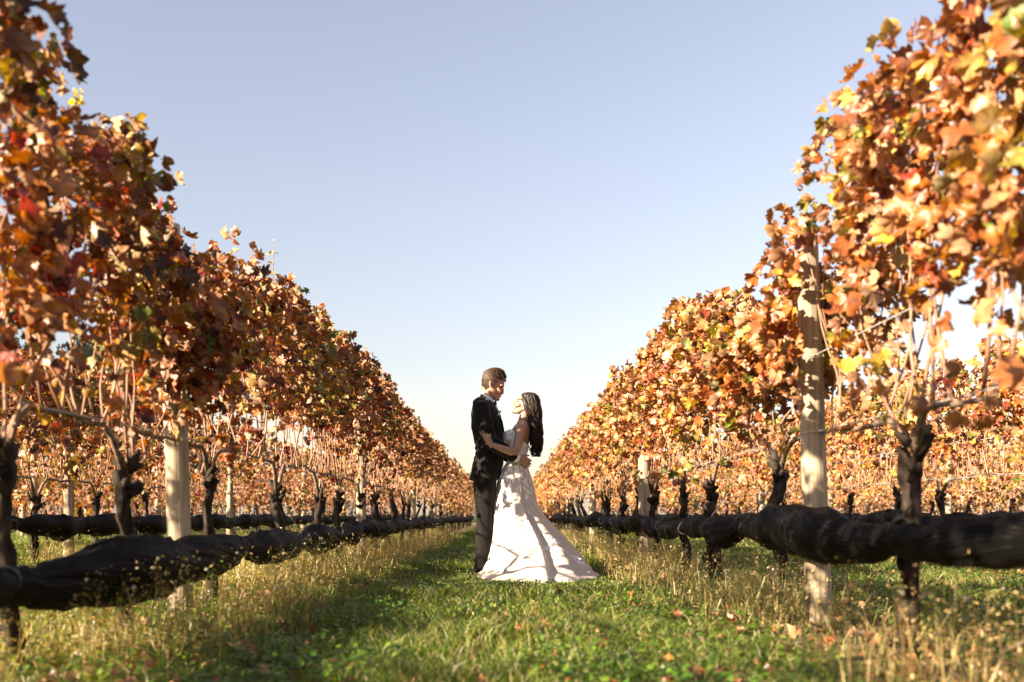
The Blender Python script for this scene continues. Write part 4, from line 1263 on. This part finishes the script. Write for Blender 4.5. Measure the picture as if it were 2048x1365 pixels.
# dress
SK = [(585, 399, 493, .122), (610, 396, 494, .124, -.0), (640, 380, 496, .142), (680, 352, 503, .172), (730, 334, 520, .205), (790, 320, 537, .235, -.005), (860, 309, 552, .265, -.015), (930, 303, 590, .295, -.03), (1000, 300, 650, .335, -.055), (1070, 295, 716, .385, -.09),
      (1130, 286, 766, .43, -.13), (1190, 272, 808, .54, -.23), (1235, 252, 838, .63, -.32), (1260, 228, 858, .71, -.40), (1274, 208, 870, .78, -.46), (1279, 200, 876, .81, -.475)]
rings = slices(SK, 180, sub=6)
nr_ = len(rings)
for i, r in enumerate(rings):
    v = (2.02 + ZG - r[0][2]) * 626
    k = max(0, min(1, (v - 640) / 620))
    c = Vector((sum(p[0] for p in r) / len(r), sum(p[1] for p in r) / len(r), 0))
    for j, p in enumerate(r):
        a = 2 * math.pi * j / len(r)
        q = Vector(p); d = Vector((q.x - c.x, q.y - c.y, 0)); L = d.length; d.normalize()
        f = .008 * math.sin(a * 9 + 2 * noise.noise(Vector((a, v * .004, 1)))) + .005 * math.sin(a * 17 + 1.3 + v * .004) + .018 * noise.noise(Vector((math.cos(a) * 3, math.sin(a) * 3, v * .0035)))
        # the deep fold where the train leaves the skirt (towards the camera, right of the middle)
        for a0, am, w_ in ((4.80, .080, .07), (4.97, -.075, .11), (5.3, .015, .14), (4.30, -.016, .10), (4.05, .012, .09), (5.7, -.02, .14)):
            f += am * math.exp(-((a - a0 - .0004 * (1250 - v)) / w_) ** 2)
        nq = q + d * (f * k ** 1.2 * (.55 + .45 * L / .4))
        hem = max(0, (v - 1240) / 40)
        nq += d * (.008 * max(0, min(1, (v - 1130) / 60)) * math.sin(v * .12 + 5 * noise.noise(Vector((a * 2.5, v * .006, 6)))))
        nq.z += hem * .012 * (1 + noise.noise(Vector((a * 6, 2, 2)))) + (.0 if v < 1270 else gz(nq.x, nq.y) - ZG)
        r[j] = tuple(nq)
db = MB(); db.grid(rings, cap=False)
# bodice
bod = slices([(v, ub - 5, uf + 4, w_ + .008, *r) for v, ub, uf, w_, *r in TW if 410 <= v <= 640], 60, sub=6)
o0 = len(db.v); n = 60
for r in bod:
    for p in r:
        q = Vector(p); s = 1 if q.y > CY else -1
        b_ = (G(393, 497, s * .062) - q)
        x = (300 + (q.x - CX) * 626)
        if b_.length < .075 and x < 430: q -= b_.normalized() * (.075 - b_.length) * .75
        db.v.append(tuple(q))
for i in range(len(bod) - 1):
    for j in range(n):
        qd = (o0 + i * n + j, o0 + i * n + (j + 1) % n, o0 + (i + 1) * n + (j + 1) % n, o0 + (i + 1) * n + j)
        c = sum((Vector(db.v[k]) for k in qd), Vector()) / 4
        u = 300 + (c.x - CX) * 626; v = (2.02 + ZG - c.z) * 626
        if v > np.interp(u, [365, 392, 410, 440, 470, 500, 520], [470, 458, 458, 490, 530, 545, 545]) + 5 * math.sin(u * .5): db.f.append(qd)
dress = db.build("wedding_dress", M['dress'], woman)
for e_ in dress.data.edges: pass
sm = dress.modifiers.new("thickness", 'SOLIDIFY'); sm.thickness = .003; sm.offset = -1

# lace: sprays of raised leaves laid over bodice, hips and train
bm_ = bmesh.new(); bm_.from_mesh(dress.data); bmesh.ops.recalc_face_normals(bm_, faces=bm_.faces); bm_.to_mesh(dress.data); bm_.verts.ensure_lookup_table()
bvh = BVHTree.FromBMesh(bm_); org = Vector(woman.location)
lv_, lf2 = [], []
def lace_leaf(p, d, ln, wd):
    """one embroidered leaf lying on the cloth"""
    loc, nr, _, dist = bvh.find_nearest(p - org)
    if loc is None or dist > .11: return None
    loc = loc + org
    d = (d - nr * d.dot(nr)); 
    if d.length < 1e-5: return loc, nr, d
    d.normalize(); s = d.cross(nr)
    base = len(lv_)
    prof = [(0, 0), (.3, .5), (.65, .42), (1, 0)]
    pts = [loc]
    for t, w_ in prof[1:3]:
        pts += [loc + d * ln * t + s * wd * w_, loc + d * ln * t - s * wd * w_]
    pts.append(loc + d * ln); mid = loc + d * ln * .45
    for q in pts + [mid]:
        l2, n2, _, ds = bvh.find_nearest(q - org)
        
        ax = G(np.interp((2.02 + ZG - l2.z - org.z) * 626, [450, 600, 700, 950, 1280], [445, 446, 428, 445, 545]), 0); ax.z = (l2 + org).z
        if n2.dot((l2 + org) - ax) < 0: n2 = -n2
        q2 = l2 + org + n2 * (.002 if q is not mid else .0055)
        lv_.append(tuple(q2))
    b = base
    for tri in ((0, 1, 6), (1, 3, 6), (3, 5, 6), (5, 4, 6), (4, 2, 6), (2, 0, 6)): lf2.append(tuple(b + t for t in tri))
    return loc, nr, d
def spray(p, d, n, ln):
    p = Vector(p); d = Vector(d)
    curl = random.uniform(-.18, .18)
    for k in range(n):
        res = lace_leaf(p, d, ln, ln * .42)
        if res is None: return
        loc, nr, dd = res
        s = dd.cross(nr)
        for sg in (-1, 1):
            lace_leaf(loc, (dd * .55 + s * sg * .8), ln * random.uniform(.75, 1.0), ln * .40)
        d = (dd + s * curl).normalized(); p = loc + d * ln * .62
def surf(u, v, y): return G(u, v, y)
for k in range(760):      # bodice and hips, thinning downwards
    v = 455 + 480 * random.random() ** 1.25
    if v > 690 and random.random() < (v - 690) / 330: continue
    a = random.uniform(0, 2 * math.pi)
    c = G(np.interp(v, [450, 600, 700, 950], [445, 446, 428, 440]), v)
    w_ = np.interp(v, [450, 600, 700, 950], [.15, .12, .18, .3])
    spray(c + Vector((np.interp(v, [450, 600, 700, 950], [.1, .08, .13, .23]) * math.cos(a), w_ * math.sin(a), 0)), Vector((random.uniform(-.5, .5), 0, -1 if random.random() < .8 else 1)), random.randint(2, 4), random.uniform(.015, .024))
for k in range(130):     # bodice, all round
    v = random.uniform(462, 590); a = random.uniform(0, 2 * math.pi)
    c = G(np.interp(v, [450, 500, 600], [445, 442, 446]), v)
    spray(c + Vector((np.interp(v, [450, 500, 600], [.10, .12, .07]) * math.cos(a), np.interp(v, [450, 500, 600], [.14, .13, .11]) * math.sin(a), 0)), Vector((random.uniform(-.6, .6), 0, 1)), random.randint(2, 3), random.uniform(.015, .022))
for k in range(46):      # sparse sprays over the train
    u = random.uniform(430, 820); v = random.uniform(960, 1250)
    spray(G(u, v, -.45), Vector((random.uniform(.3, 1) * random.choice((-1, 1, 1)), 0, random.uniform(-.3, .4))), random.randint(3, 6), random.uniform(.018, .027))
lm = bpy.data.meshes.new("lace_leaves")
lm.from_pydata([tuple(Vector(q) - org) for q in lv_], [], lf2); lm.update(); lm.materials.append(M['lace'])
lo_ = put("lace_leaves", lm, dress); lo_['kind'] = 'stuff'
bm_.free()
